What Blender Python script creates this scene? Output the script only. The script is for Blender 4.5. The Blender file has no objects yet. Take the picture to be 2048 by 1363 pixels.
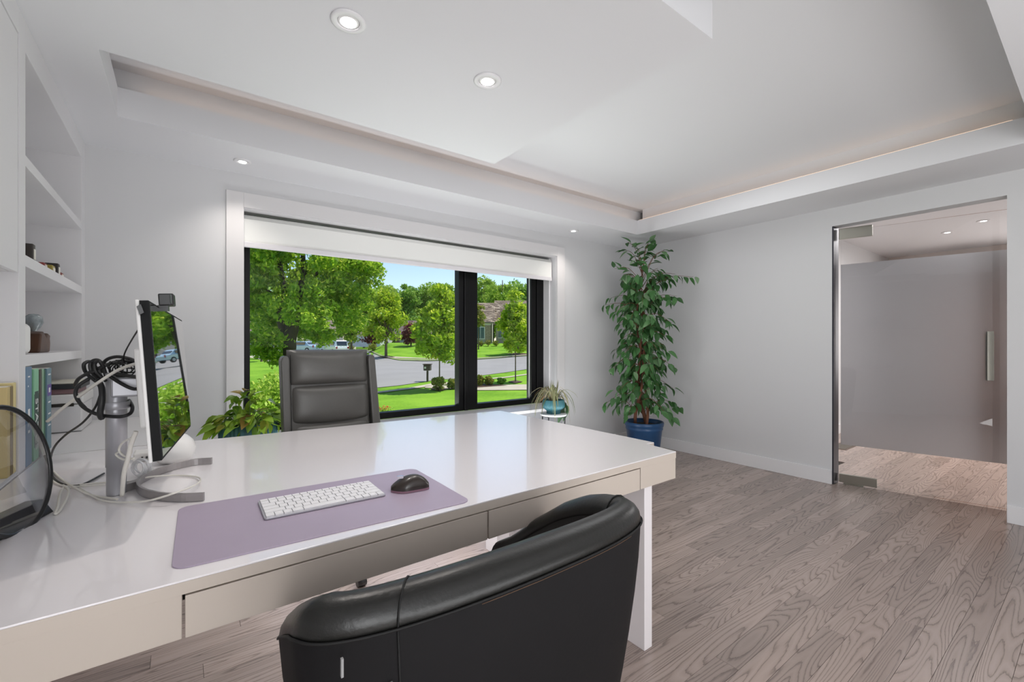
import bpy, math, random
import numpy as np
from mathutils import Vector, Matrix
random.seed(7); rng = np.random.default_rng(7)
scn = bpy.context.scene
# ---------------------------------------------------------------- camera
H = 1.25; FL = 890.0; V0 = 685.0; YAW = math.radians(36.6)
FX, FY = math.sin(YAW), math.cos(YAW); RX, RY = math.cos(YAW), -math.sin(YAW)
cam = bpy.data.objects.new('camera', bpy.data.cameras.new('camera'))
scn.collection.objects.link(cam); scn.camera = cam
cam.data.sensor_width = 36; cam.data.lens = FL / 2048 * 36
cam.data.shift_y = (V0 - 681.5) / 2048
cam.data.clip_start = 0.02; cam.data.clip_end = 600
cam.location = (0, 0, H); cam.rotation_euler = (math.pi / 2, 0, -YAW)
# ---------------------------------------------------------------- world, sun, lights, exposure
scn.view_settings.view_transform = 'Standard'; scn.view_settings.look = 'None'
scn.view_settings.exposure = 0.0; scn.view_settings.gamma = 1.0
scn.view_settings.use_curve_mapping = False
scn.cycles.max_bounces = 10; scn.cycles.diffuse_bounces = 5; scn.cycles.transparent_max_bounces = 16
scn.cycles.sample_clamp_indirect = 6; scn.cycles.caustics_reflective = False; scn.cycles.caustics_refractive = False
scn.cycles.use_denoising = True
w = bpy.data.worlds.new('sky'); scn.world = w; w.use_nodes = True
wn = w.node_tree; bg = wn.nodes['Background']
sky = wn.nodes.new('ShaderNodeTexSky'); sky.sky_type = 'NISHITA'; sky.sun_disc = False
sky.sun_elevation = math.radians(58); sky.sun_rotation = math.radians(75); sky.air_density = 1.0; sky.dust_density = 0.3
sky.altitude = 100
wn.links.new(sky.outputs[0], bg.inputs[0]); bg.inputs[1].default_value = 0.165
SUN = 5.0
sl = bpy.data.lights.new('sun', 'SUN'); sl.energy = SUN; sl.angle = 0.009; sl.color = (1, .96, .88)
so = bpy.data.objects.new('sun', sl); scn.collection.objects.link(so)
so.rotation_euler = Vector((.75, -.10, 1.45)).to_track_quat('Z', 'Y').to_euler()
def area(name, loc, size, power, color, target=None, sy=None):
    l = bpy.data.lights.new(name, 'AREA'); l.size = size; l.energy = power; l.color = color
    if sy: l.shape = 'RECTANGLE'; l.size_y = sy
    o = bpy.data.objects.new(name, l); scn.collection.objects.link(o); o.location = loc
    if target is not None: o.rotation_euler = (Vector(loc) - Vector(target)).to_track_quat('Z', 'Y').to_euler()
    return o
WARM = (1, .93, .87); NEUT = (.97, .98, 1.0)
area('side_fill', (-.72, -2.15, 1.35), 1.9, 82, (.97, .985, 1), (3.4, -.2, 1.75), 2.1)  # added unseen fill behind the camera; the left wall has no window
area('rear_fill', (.15, -3.1, 1.35), 1.7, 24, (.97, .985, 1), (.9, 3, 1.8), 2.1)  # added unseen fill by the rear wall, which is windowless
area('ceiling_fill', (1.5, -2.0, .5), 2.4, 56, (.97, .985, 1), (1.8, -1.0, 2.7), 2.0)  # fill added out of view to lift the ceiling, not a lamp
area('tray_fill', (2.9, 1.75, 2.66), 1.6, 10, NEUT, (2.9, 1.75, 0), 1.0)  # soft fill added inside the tray, not a ceiling fitting
area('behind_desk_fill', (1.85, 2.98, .2), 2.7, 30, (.95, .975, 1), (1.85, 3.25, 2.4), .4)  # hidden fill added behind the desk to brighten the soffit near the window
area('under_desk_fill', (1.0, 2.2, .62), 1.3, 9, (.93, .96, 1), (1.0, 2.2, 0), .3)  # added fill that lightens the floor below the desk, no lamp there
area('outside_bounce_fill', (1.9, 4.75, .1), 3.4, 75, (.93, .96, 1), (1.9, 3.0, 1.9), .8)  # fill added outside below the sill, imitating light bounced off the ground
area('hall_light', (6.6, .6, 2.6), 1.6, 70, (1, .98, .97), (6.6, .6, 0), 1.4)
area('hall_light', (9.0, -.2, 1.4), 1.2, 30, (1, .97, .95), (7.0, .8, 1.6), 1.4)
# ---------------------------------------------------------------- pixel rays -> world points
def ray(u): q = (u - 1024) / FL; return FX + q * RX, FY + q * RY
def pz(u, v, z): dx, dy = ray(u); t = (H - z) * FL / (v - V0); return Vector((dx * t, dy * t, z))
def pd(u, v, t): dx, dy = ray(u); return Vector((dx * t, dy * t, H - (v - V0) / FL * t))
def py(u, v, Y): dx, dy = ray(u); return pd(u, v, Y / dy)
def px(u, v, X): dx, dy = ray(u); return pd(u, v, X / dx)
# ---------------------------------------------------------------- materials
def lin(c):
    if isinstance(c, str): c = tuple(int(c[i:i + 2], 16) / 255 for i in (0, 2, 4))
    return tuple((x / 12.92 if x <= .04045 else ((x + .055) / 1.055) ** 2.4) for x in c) + (1,)
MATS = {}
def mat(name, col, rough=.5, metal=0, bump=0, bscale=60, var=0, vscale=3, spec=.5, coat=0, emis=None, estr=0, stretch=None, sheen=0):
    m = bpy.data.materials.new(name); m.use_nodes = True; nt = m.node_tree; b = nt.nodes['Principled BSDF']
    c = lin(col); b.inputs['Base Color'].default_value = c; b.inputs['Roughness'].default_value = rough
    b.inputs['Metallic'].default_value = metal; b.inputs['Specular IOR Level'].default_value = spec
    b.inputs['Coat Weight'].default_value = coat
    tc = nt.nodes.new('ShaderNodeTexCoord')
    def noise(scale, detail=4):
        n = nt.nodes.new('ShaderNodeTexNoise'); n.inputs['Scale'].default_value = scale; n.inputs['Detail'].default_value = detail
        if stretch:
            mp = nt.nodes.new('ShaderNodeMapping'); mp.inputs['Scale'].default_value = stretch
            nt.links.new(tc.outputs['Object'], mp.inputs[0]); nt.links.new(mp.outputs[0], n.inputs['Vector'])
        else: nt.links.new(tc.outputs['Object'], n.inputs['Vector'])
        return n
    if var:
        n = noise(vscale); r = nt.nodes.new('ShaderNodeValToRGB')
        r.color_ramp.elements[0].position = .3; r.color_ramp.elements[1].position = .7
        r.color_ramp.elements[0].color = tuple(x * (1 - var) for x in c[:3]) + (1,)
        r.color_ramp.elements[1].color = tuple(min(1, x * (1 + var)) for x in c[:3]) + (1,)
        nt.links.new(n.outputs['Fac'], r.inputs[0]); nt.links.new(r.outputs[0], b.inputs['Base Color'])
    if bump:
        n = noise(bscale, 3); bp = nt.nodes.new('ShaderNodeBump'); bp.inputs['Strength'].default_value = bump
        bp.inputs['Distance'].default_value = .002
        nt.links.new(n.outputs['Fac'], bp.inputs['Height']); nt.links.new(bp.outputs[0], b.inputs['Normal'])
    if emis: b.inputs['Emission Color'].default_value = lin(emis); b.inputs['Emission Strength'].default_value = estr
    MATS[name] = m; return m
def glassmat(name, tint=(1, 1, 1), rough=0.0, ior=1.5):
    m = bpy.data.materials.new(name); m.use_nodes = True; nt = m.node_tree; nt.nodes.clear()
    o = nt.nodes.new('ShaderNodeOutputMaterial'); mx = nt.nodes.new('ShaderNodeMixShader'); f = nt.nodes.new('ShaderNodeFresnel')
    f.inputs[0].default_value = ior; t = nt.nodes.new('ShaderNodeBsdfTransparent'); t.inputs[0].default_value = (*tint, 1)
    g = nt.nodes.new('ShaderNodeBsdfGlossy'); g.inputs['Roughness'].default_value = rough
    nt.links.new(f.outputs[0], mx.inputs[0]); nt.links.new(t.outputs[0], mx.inputs[1]); nt.links.new(g.outputs[0], mx.inputs[2])
    nt.links.new(mx.outputs[0], o.inputs[0]); return m
def leafmat(name, c1, c2, c3=None, rough=.45, trans=.35, spec=.4):
    m = bpy.data.materials.new(name); m.use_nodes = True; nt = m.node_tree; b = nt.nodes['Principled BSDF']
    g = nt.nodes.new('ShaderNodeNewGeometry'); r = nt.nodes.new('ShaderNodeValToRGB')
    oi = nt.nodes.new('ShaderNodeObjectInfo'); ad = nt.nodes.new('ShaderNodeMath'); ad.operation = 'ADD'
    fr = nt.nodes.new('ShaderNodeMath'); fr.operation = 'FRACT'
    nt.links.new(g.outputs['Random Per Island'], ad.inputs[0]); nt.links.new(oi.outputs['Random'], ad.inputs[1]); nt.links.new(ad.outputs[0], fr.inputs[0])
    r.color_ramp.elements[0].color = lin(c1); r.color_ramp.elements[1].color = lin(c2)
    if c3: e = r.color_ramp.elements.new(.85); e.color = lin(c2); r.color_ramp.elements[2].color = lin(c3)
    nt.links.new(fr.outputs[0], r.inputs[0]); nt.links.new(r.outputs[0], b.inputs['Base Color'])
    b.inputs['Roughness'].default_value = rough; b.inputs['Specular IOR Level'].default_value = spec
    t = nt.nodes.new('ShaderNodeBsdfTranslucent'); nt.links.new(r.outputs[0], t.inputs[0])
    mx = nt.nodes.new('ShaderNodeMixShader'); mx.inputs[0].default_value = trans
    nt.links.new(b.outputs[0], mx.inputs[1]); nt.links.new(t.outputs[0], mx.inputs[2])
    nt.links.new(mx.outputs[0], nt.nodes['Material Output'].inputs[0]); return m
WALL = mat('wall_paint', 'CFCFD0', .85, bump=.05, bscale=250)
CEIL = mat('ceiling_paint', 'D8D8DA', .9, bump=.03, bscale=250)
TRIM = mat('trim_paint', 'DEDDDE', .45)
CASE = mat('white_lacquer', 'DAD9DA', .4)
DESK = mat('desk_lacquer', 'EFEBED', .24, spec=.8, coat=.6, bump=.02, bscale=120, stretch=(1, 6, 1))
DESK_SHADED = mat('desk_lacquer_shaded', 'C8BDB2', .4)  # same lacquer as the top, with front shade and warm tint in the colour
BLACKF = mat('black_window_frame', '060607', .45, spec=.25)
DARKG = mat('dark_gap', '2A2622', .8)
GLASS = glassmat('window_glass', ior=1.22)
DGLASS = glassmat('door_glass', ior=1.5)
SCREENW = mat('blind_fabric', 'E6E6E2', .8, bump=.1, bscale=600)
STEEL = mat('brushed_steel', 'A8A69C', .28, metal=1, bump=.04, bscale=200, stretch=(1, 1, 20))
ALU = mat('silver_aluminium', 'B4B4B9', .42, metal=.45)
ALU2 = mat('stand_base_aluminium', '9F9B9B', .4, metal=.6)
DPROF = mat('dark_steel_profile', '3A3940', .4, metal=.5)
WPLAS = mat('white_plastic', 'E2E1DF', .35)
BPLAS = mat('black_plastic', '17181A', .35)
BRUB = mat('black_cable_rubber', '1B1B1C', .5)
WCAB = mat('white_cable', 'DAD7CF', .45)
MATM = mat('desk_mat_leatherette', 'A99CAF', .42, bump=.08, bscale=500, var=.03, vscale=5)
LEAB = mat('black_leather', '1B1B19', .33, bump=.25, bscale=130, var=.12, vscale=4)
LEAO = mat('black_suede', '121113', .68, spec=.25, bump=.12, bscale=90, var=.15, vscale=3)
LEAG = mat('grey_leather', '53524F', .36, bump=.2, bscale=150, var=.08, vscale=5)
SEAM = mat('leather_seam', '0B0B0B', .7)
STITCH = mat('tan_stitch', '5E432E', .6)
CHRO = mat('chrome', 'C9C9CC', .15, metal=1)
TEAL = mat('teal_glaze', '3E747E', .45)
TEAL2 = mat('teal_planter', '3E6570', .4)
BLUEP = mat('blue_pot_glaze', '234A74', .35, var=.15, vscale=6)
SOIL = mat('soil', '33261C', .95, bump=.5, bscale=80)
BARKI = mat('ficus_bark', '6B4430', .8, bump=.6, bscale=50, var=.25, vscale=20)
FIC = leafmat('ficus_leaf', '33592F', '4F7F48', '8FAA86', .36, .2)
POTH = leafmat('pothos_leaf', '5C8428', '93B03A', '9A7644', .32, .35)
DRAC = leafmat('spider_blade', '6E7A4C', 'B9B28C', '9A6B3A', .45, .25)
PAPER = mat('paper', 'E8E4DA', .8)
def mix_emit(name, col, s): return mat(name, col, .5, emis=col, estr=s)
LAMPE = mix_emit('lamp_lens', 'FFFFFF', 9)
COVE = mix_emit('cove_strip', 'FFDCBC', 1.1)
# ---------------------------------------------------------------- geometry helpers
W = {}
class B:
    def __init__(s): s.v = []; s.f = []; s.sm = []
    def add(s, vs, fs, smooth=False):
        k = len(s.v); s.v += [tuple(p) for p in vs]; s.f += [tuple(i + k for i in f) for f in fs]; s.sm += [smooth] * len(fs); return s
    def box(s, x0, x1, y0, y1, z0, z1):
        return s.hexa([(x0, y0), (x1, y0), (x1, y1), (x0, y1)], z0, z1)
    def hexa(s, poly, z0, z1, poly2=None):
        n = len(poly); q = poly2 or poly
        vs = [(p[0], p[1], z0) for p in poly] + [(p[0], p[1], z1) for p in q]
        fs = [tuple(range(n - 1, -1, -1)), tuple(range(n, 2 * n))] + [(i, (i + 1) % n, n + (i + 1) % n, n + i) for i in range(n)]
        a = sum(poly[i][0] * poly[(i + 1) % n][1] - poly[(i + 1) % n][0] * poly[i][1] for i in range(n))
        if a < 0: fs = [f[::-1] for f in fs]
        return s.add(vs, fs)
    def obox(s, c, ex, ey, ez):          # oriented box: centre, half vectors
        c = Vector(c); ex = Vector(ex); ey = Vector(ey); ez = Vector(ez)
        vs = [c + a * ex + b * ey + d * ez for d in (-1, 1) for a, b in ((-1, -1), (1, -1), (1, 1), (-1, 1))]
        fs = [(3, 2, 1, 0), (4, 5, 6, 7), (0, 1, 5, 4), (1, 2, 6, 5), (2, 3, 7, 6), (3, 0, 4, 7)]
        return s.add(vs, fs)
    def loft(s, rings, cap=True, smooth=True, closed=True):
        n = len(rings[0]); vs = [p for r in rings for p in r]; fs = []
        for j in range(len(rings) - 1):
            for i in range(n if closed else n - 1):
                a, b = j * n + i, j * n + (i + 1) % n; fs.append((a, b, b + n, a + n))
        s.add(vs, fs, smooth)
        if cap and closed:
            k = len(s.v) - len(vs)
            s.f += [tuple(k + i for i in range(n - 1, -1, -1)), tuple(k + len(vs) - n + i for i in range(n))]; s.sm += [False, False]
        return s
    def lathe(s, prof, c, n=24, cap=False, sx=1, sy=1):
        rings = [[(c[0] + r * sx * math.cos(2 * math.pi * i / n), c[1] + r * sy * math.sin(2 * math.pi * i / n), c[2] + z) for i in range(n)] for r, z in prof]
        return s.loft(rings, cap)
    def tube(s, pts, r, n=8, smooth=True):
        pts = [Vector(p) for p in pts]; rr = r if isinstance(r, (list, tuple)) else [r] * len(pts); rings = []
        up = None
        for i, p in enumerate(pts):
            t = (pts[min(i + 1, len(pts) - 1)] - pts[max(i - 1, 0)])
            t = t.normalized() if t.length > 1e-9 else Vector((0, 0, 1))
            if up is None:
                up = t.cross(Vector((0, 0, 1)));
                if up.length < .1: up = t.cross(Vector((1, 0, 0)))
                up.normalize()
            up = (up - t * up.dot(t)); up = up.normalized() if up.length > 1e-6 else t.orthogonal().normalized()
            w_ = t.cross(up)
            rings.append([p + rr[i] * (math.cos(2 * math.pi * k / n) * up + math.sin(2 * math.pi * k / n) * w_) for k in range(n)])
        return s.loft(rings, True, smooth)
    def build(s, name, m, parent=None, bevel=0, seg=2, at=None, label=None):
        me = bpy.data.meshes.new(name)
        if parent is not None: off = W[parent]
        elif at is not None: off = Vector(at)
        else:
            a = np.array(s.v); off = Vector(((a[:, 0].min() + a[:, 0].max()) / 2, (a[:, 1].min() + a[:, 1].max()) / 2, a[:, 2].min()))
        me.from_pydata([(p[0] - off[0], p[1] - off[1], p[2] - off[2]) for p in s.v], [], s.f)
        me.polygons.foreach_set('use_smooth', s.sm); me.materials.append(m); me.update()
        o = bpy.data.objects.new(name, me); scn.collection.objects.link(o); W[o] = Vector(off)
        if parent is not None: o.parent = parent
        else: o.location = off
        if bevel:
            md = o.modifiers.new('bevel', 'BEVEL'); md.width = bevel; md.segments = seg; md.limit_method = 'ANGLE'; md.angle_limit = math.radians(40)
        if label: o['label'] = label
        return o
def thing(name, label, cat, loc, group=None):
    o = bpy.data.objects.new(name, None); scn.collection.objects.link(o); o.location = loc; o.empty_display_size = .1
    W[o] = Vector(loc); o['label'] = label; o['category'] = cat
    if group: o['group'] = group
    return o
def tag(o, label, cat, group=None):
    o['label'] = label; o['category'] = cat
    if group: o['group'] = group
    return o
def struct(o): o['kind'] = 'structure'; return o
def stuff(o): o['kind'] = 'stuff'; return o
def copy_part(o, parent, loc=None, rot=None, scale=None):
    c = o.copy(); scn.collection.objects.link(c); c.parent = parent
    if loc is not None: c.location = loc
    if rot is not None: c.rotation_euler = rot
    if scale is not None: c.scale = scale
    return c
def spline(pts, n=6):
    pts = [Vector(p) for p in pts]; out = []
    for i in range(len(pts) - 1):
        p0, p1, p2, p3 = pts[max(i - 1, 0)], pts[i], pts[i + 1], pts[min(i + 2, len(pts) - 1)]
        for k in range(n):
            t = k / n; out.append(.5 * ((2 * p1) + (p2 - p0) * t + (2 * p0 - 5 * p1 + 4 * p2 - p3) * t * t + (3 * p1 - p0 - 3 * p2 + p3) * t ** 3))
    out.append(pts[-1]); return out
# ================================================================ ROOM SHELL
YA = 3.66; XB = 4.62; ZS = 2.44; ZT = 2.73; YB = -3.2; XL = -.79; DEP = .21
wx0 = py(487, 500, YA).x; wx1 = py(1113, 600, YA).x; wz1 = (py(487, 415, YA).z + py(1113, 512, YA).z) / 2; wz0 = .57
b = B(); b.box(XL, wx0, YA, YA + .3, 0, ZT); b.box(wx1, XB + .12, YA, YA + .3, 0, ZT); b.box(wx0, wx1, YA, YA + .3, wz1, ZT); b.box(wx0, wx1, YA, YA + .3, -.9, wz0 - .02)
struct(b.build('wall_back', WALL))
dy0 = px(2014, 600, XB).y; dy1 = px(1664, 600, XB).y; dz = (px(1664, 451, XB).z + px(2014, 392, XB).z) / 2
b = B(); b.box(XB, XB + .12, dy1, YA, 0, ZT); b.box(XB, XB + .12, YB, dy0, 0, ZT); b.box(XB, XB + .12, dy0, dy1, dz, ZT)
struct(b.build('wall_right', WALL))
struct(B().box(XL - .1, XL, YB, YA + .3, 0, ZT).build('wall_left', WALL))
struct(B().box(XL, XB, YB - .1, YB, 0, ZT).build('wall_front', WALL))
# ceiling: raised tray with soffit ring and a lower peninsula, cove ledge above the fascia
a1 = pz(1270, 468, ZS); a2 = pz(235, 232, ZS); a3 = pz(2048, 290, ZS); a4 = pz(195, 98, ZS); a5 = pz(1425, 78, ZS); a6 = pz(2048, 217, ZS); a7 = pz(1978, 0, ZS)
TY = (a1.y + a2.y) / 2; TX = (a1.x + a3.x) / 2; TL = a2.x; PY1 = a4.y; PX = a5.x; PY0 = a5.y; TN = (a6.y + a7.y) / 2
print('tray', TY, TX, TL, PY1, PX, PY0, TN, 'window', wx0, wx1, wz1, 'door', dy0, dy1, dz)
ce = struct(B().box(XL, XB + .12, YB, YA + .3, ZT, ZT + .1).build('ceiling', CEIL))
FZ = 2.595; LG = .09
for (x0, x1, y0, y1, iy0, iy1, ix0, ix1) in (
        (XL, XB, TY, YA, 1, 0, 0, 0), (TX, XB, TN, TY, 0, 0, 1, 0), (XL, TL, PY1, TY, 0, 0, 0, 1),
        (XL, XB, YB, TN, 0, 1, 0, 0), (XL, PX, PY0, PY1, 1, 1, 0, 1), (XL, TL, TN, PY0, 0, 0, 0, 1)):
    b = B(); b.box(x0, x1, y0, y1, ZS, FZ)
    b.box(x0 + ix0 * LG, x1 - ix1 * LG, y0 + iy0 * LG, y1 - iy1 * LG, FZ, ZT)
    struct(b.build('ceiling_soffit', CEIL))
b = B(); b.box(TL + .1, TX - .02, TY + .03, TY + .05, FZ + .002, FZ + .012); b.box(TX + .03, TX + .05, TN + .1, TY, FZ + .002, FZ + .012)
tag(b.build('cove_light_strip', COVE), 'warm cove light strip glowing above the tray ceiling ledge', 'light strip')
# floor: sub floor, planks
struct(B().box(XL, XB + .12, YB, YA, -.03, -.012).build('floor_base', DARKG))
def woodmat():
    m = bpy.data.materials.new('grey_oak'); m.use_nodes = True; nt = m.node_tree; N = nt.nodes; L = nt.links; bs = N['Principled BSDF']
    g = N.new('ShaderNodeNewGeometry'); oi = N.new('ShaderNodeObjectInfo'); isl = g.outputs['Random Per Island']
    sm = N.new('ShaderNodeMath'); sm.operation = 'ADD'; L.new(oi.outputs['Random'], sm.inputs[0]); L.new(isl, sm.inputs[1])
    r37 = N.new('ShaderNodeMath'); r37.operation = 'MULTIPLY'; r37.inputs[1].default_value = 37.7; L.new(sm.outputs[0], r37.inputs[0])
    cx = N.new('ShaderNodeCombineXYZ'); L.new(r37.outputs[0], cx.inputs[0]); L.new(r37.outputs[0], cx.inputs[1]); L.new(r37.outputs[0], cx.inputs[2])
    va = N.new('ShaderNodeVectorMath'); L.new(g.outputs['Position'], va.inputs[0]); L.new(cx.outputs[0], va.inputs[1])
    mp = N.new('ShaderNodeMapping'); mp.inputs['Scale'].default_value = (.75, 8, 1); L.new(va.outputs[0], mp.inputs[0])
    n = N.new('ShaderNodeTexNoise'); n.inputs['Scale'].default_value = 1.3; n.inputs['Detail'].default_value = 1.0; n.inputs['Roughness'].default_value = .35; L.new(mp.outputs[0], n.inputs['Vector'])
    k = N.new('ShaderNodeMath'); k.operation = 'MULTIPLY'; k.inputs[1].default_value = 20; L.new(n.outputs['Fac'], k.inputs[0])
    mp2 = N.new('ShaderNodeMapping'); mp2.inputs['Scale'].default_value = (20, 220, 1); L.new(va.outputs[0], mp2.inputs[0])
    n2 = N.new('ShaderNodeTexNoise'); n2.inputs['Scale'].default_value = 1; n2.inputs['Detail'].default_value = 3; L.new(mp2.outputs[0], n2.inputs['Vector'])
    ad = N.new('ShaderNodeMath'); ad.operation = 'MULTIPLY_ADD'; ad.inputs[1].default_value = .35; L.new(n2.outputs['Fac'], ad.inputs[0]); L.new(k.outputs[0], ad.inputs[2])
    fr = N.new('ShaderNodeMath'); fr.operation = 'FRACT'; L.new(ad.outputs[0], fr.inputs[0])
    rp = N.new('ShaderNodeValToRGB'); e = rp.color_ramp.elements; e[0].position = 0; e[0].color = (0, 0, 0, 1); e[1].position = .22; e[1].color = (.8, .8, .8, 1)
    x = e.new(.6); x.color = (1, 1, 1, 1); x = e.new(.97); x.color = (.75, .75, .75, 1); x = e.new(1.0); x.color = (0, 0, 0, 1)
    L.new(fr.outputs[0], rp.inputs[0])
    mix = N.new('ShaderNodeMix'); mix.data_type = 'RGBA'; mix.inputs['A'].default_value = lin('7E6F68'); mix.inputs['B'].default_value = lin('AC9B92')
    L.new(rp.outputs[0], mix.inputs['Factor'])
    frr = N.new('ShaderNodeMath'); frr.operation = 'FRACT'; L.new(sm.outputs[0], frr.inputs[0])
    hs = N.new('ShaderNodeHueSaturation'); mr = N.new('ShaderNodeMapRange'); mr.inputs['To Min'].default_value = .82; mr.inputs['To Max'].default_value = 1.12
    L.new(frr.outputs[0], mr.inputs[0]); L.new(mr.outputs[0], hs.inputs['Value']); L.new(mix.outputs['Result'], hs.inputs['Color'])
    L.new(hs.outputs[0], bs.inputs['Base Color']); bs.inputs['Roughness'].default_value = .27; bs.inputs['Specular IOR Level'].default_value = .7
    bp = N.new('ShaderNodeBump'); bp.inputs['Strength'].default_value = .25; bp.inputs['Distance'].default_value = .001; L.new(rp.outputs[0], bp.inputs['Height']); L.new(bp.outputs[0], bs.inputs['Normal'])
    return m
OAK = woodmat()
fl = bpy.data.objects.new('floor', None); scn.collection.objects.link(fl); fl['kind'] = 'structure'; W[fl] = Vector((0, 0, 0))
PW = .09; unit = bpy.data.meshes.new('plank'); ub = B().box(0, 1, 0, 1, -.012, 0); unit.from_pydata(ub.v, [], ub.f); unit.materials.append(OAK)
rest = B(); npl = 0; X0, X1 = XL, 9.6; cand = []
row = 0; y = YB
while y < 3.64:
    x = X0 - random.random() * 1.2
    while x < X1:
        ln = random.choice((.55, .8, 1.0, 1.25, 1.5)); xa, xb = max(x, X0), min(x + ln, X1); ya = max(y, -99)
        x += ln
        if xb - xa < .02: continue
        if xa < XB + .12 < xb and not (dy0 - .1 < y < dy1 + .1): xb = min(xb, XB)
        if xa >= XB - .01 and (y > 2.25 or y < -1.2): continue
        if xb - xa < .02: continue
        cx_, cy_ = (xa + xb) / 2, y + PW / 2; d = cx_ * FX + cy_ * FY; l = cx_ * RX + cy_ * RY
        vis = d > .9 and -1.2 < l / d < 1.25 and 1.25 * FL / d + V0 < 1480 and not (cx_ < 1.5 and cy_ > 2.5) and not (cx_ < .2)
        if cx_ > XB: vis = vis and dy0 < cy_ < 1.95 and cx_ < 7.5
        cand.append((xa, xb, y, d if vis else 99))
    y += PW; row += 1
cand.sort(key=lambda c: c[3])
for i, (xa, xb, yy, d) in enumerate(cand):
    y1_ = min(yy + PW, YA) - .0012
    if i < 298 and d < 50:
        o = bpy.data.objects.new('plank', unit); scn.collection.objects.link(o); o.parent = fl
        o.location = (xa, yy, 0); o.scale = (xb - xa - .0015, y1_ - yy, 1)
    else: rest.box(xa, xb - .0015, yy, y1_, -.012, 0)
o = rest.build('planking', OAK, fl); stuff(o)
# baseboards, casing, window
BH = .125
struct(B().box(wx1 + .11, XB, YA - .016, YA, 0, BH).build('baseboard_back', TRIM, bevel=.003))
struct(B().box(XB - .016, XB, dy1, YA, 0, BH).build('baseboard_right', TRIM, bevel=.003))
struct(B().box(XB - .016, XB, YB, dy0, 0, BH).build('baseboard_right', TRIM, bevel=.003))
cz1 = py(452, 379, YA).z; cx0 = py(452, 400, YA).x; cx1 = py(1128, 500, YA).x
b = B(); b.box(cx0, wx0, YA - .014, YA, wz0, cz1); b.box(wx1, cx1, YA - .014, YA, wz0, cz1); b.box(wx0, wx1, YA - .014, YA, wz1, cz1)
struct(b.build('trim_1', mat('casing_paint', 'D3D1D1', .6), bevel=.002))
b = B(); b.box(wx1 - .003, wx1 + .02, YA, YA + DEP, wz0, wz1); b.box(wx0 - .02, wx0 + .003, YA, YA + DEP, wz0, wz1); b.box(wx0, wx1, YA, YA + DEP, wz1 - .003, wz1 + .02)
struct(b.build('trim_2', TRIM))
b = B(); b.box(wx1 - .02, wx1 - .004, YA + .1, YA + DEP, wz0, wz1 - .01); struct(b.build('trim_3', TRIM, bevel=.004))
# bench / deep sill under the window
sb = thing('window_bench', 'white window bench with grey front panel below the black window', 'bench', ((wx0 + wx1) / 2, 3.55, 0))
B().box(wx0, wx1 - .01, 3.50, YA + DEP, wz0 - .03, wz0).build('bench_top', CASE, sb, bevel=.003)
B().box(wx0 + .02, wx1 - .04, 3.525, YA, 0, wz0 - .03).build('front_panel', mat('bench_front_grey', '8E8F92', .6), sb)
# window frame
YF = YA + DEP
wn_ = bpy.data.objects.new('window_1', None); scn.collection.objects.link(wn_); wn_['kind'] = 'structure'; wn_.location = ((wx0 + wx1) / 2, YF, wz0); W[wn_] = wn_.location.copy()
gx0 = py(500, 600, YF).x; gx1 = py(918, 600, YF).x; gx2 = py(955, 600, YF).x; gx3 = py(1063, 600, YF).x
gzb = wz0 + .055
fx0 = wx0 - .05; fx1 = wx1; ft = wz1
b = B(); b.box(fx0, gx0, YF, YF + .09, wz0, ft); b.box(gx0, gx1, YF + .0, YF + .09, wz0, gzb); b.box(gx0, gx1, YF, YF + .09, ft - .06, ft); b.box(gx1, gx1 + .055, YF, YF + .09, wz0, ft)
b.build('frame', BLACKF, wn_, bevel=.004)
mx = gx1 + .055
b = B(); b.box(mx, mx + .05, YF - .015, YF + .08, wz0, ft); b.build('mullion', BLACKF, wn_, bevel=.008)
b = B(); b.box(mx + .05, gx2, YF, YF + .09, wz0, ft); b.box(gx2, gx3, YF, YF + .09, wz0, gzb); b.box(gx2, gx3, YF, YF + .09, ft - .06, ft); b.box(gx3, gx3 + .07, YF, YF + .09, wz0, ft)
b.build('sash', BLACKF, wn_, bevel=.004)
b = B(); b.box(gx3 + .07, fx1, YF - .012, YF + .09, wz0, ft); b.build('frame', BLACKF, wn_, bevel=.006)
for xa, xb in ((gx0, gx1), (gx2, gx3)): B().box(xa - .01, xb + .01, YF + .045, YF + .051, wz0 + .03, ft - .03).build('pane', GLASS, wn_)
b = B(); b.box(gx3 - .006, gx3, YF + .03, YF + .044, gzb, ft - .06); b.build('glazing_bead', TRIM, wn_)
# roller blind
YR = YA + .10; rz1 = py(487, 429, YR).z; rz0 = (py(487, 497, YR).z + py(1097, 561, YR).z) / 2; rx0 = wx0 + .004; rx1 = py(1099, 540, YR).x
bl = thing('roller_blind', 'white roller blind pulled down a short way across the top of the window', 'blind', ((rx0 + rx1) / 2, YR, rz0))
n = 26; rr = .036; zc = rz1 - rr
prof = [(YR + rr * math.cos(a), zc + rr * math.sin(a)) for a in np.linspace(-math.pi, math.pi, n)]
B().loft([[(x, p[0], p[1]) for p in prof] for x in (rx0, rx1)], True).build('roller', SCREENW, bl)
B().box(rx0 + .002, rx1 - .002, YR - .037, YR - .034, rz0 + .035, zc).build('fabric', SCREENW, bl)
B().box(rx0, rx1, YR - .045, YR - .025, rz0, rz0 + .042).build('hem_bar', mat('hem_bar_white', 'D9D6D8', .5), bl, bevel=.006)
B().box(rx0, rx1, YR + .03, YR + .045, rz1 - .02, rz1 + .012).build('bracket_rail', DARKG, bl)
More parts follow.
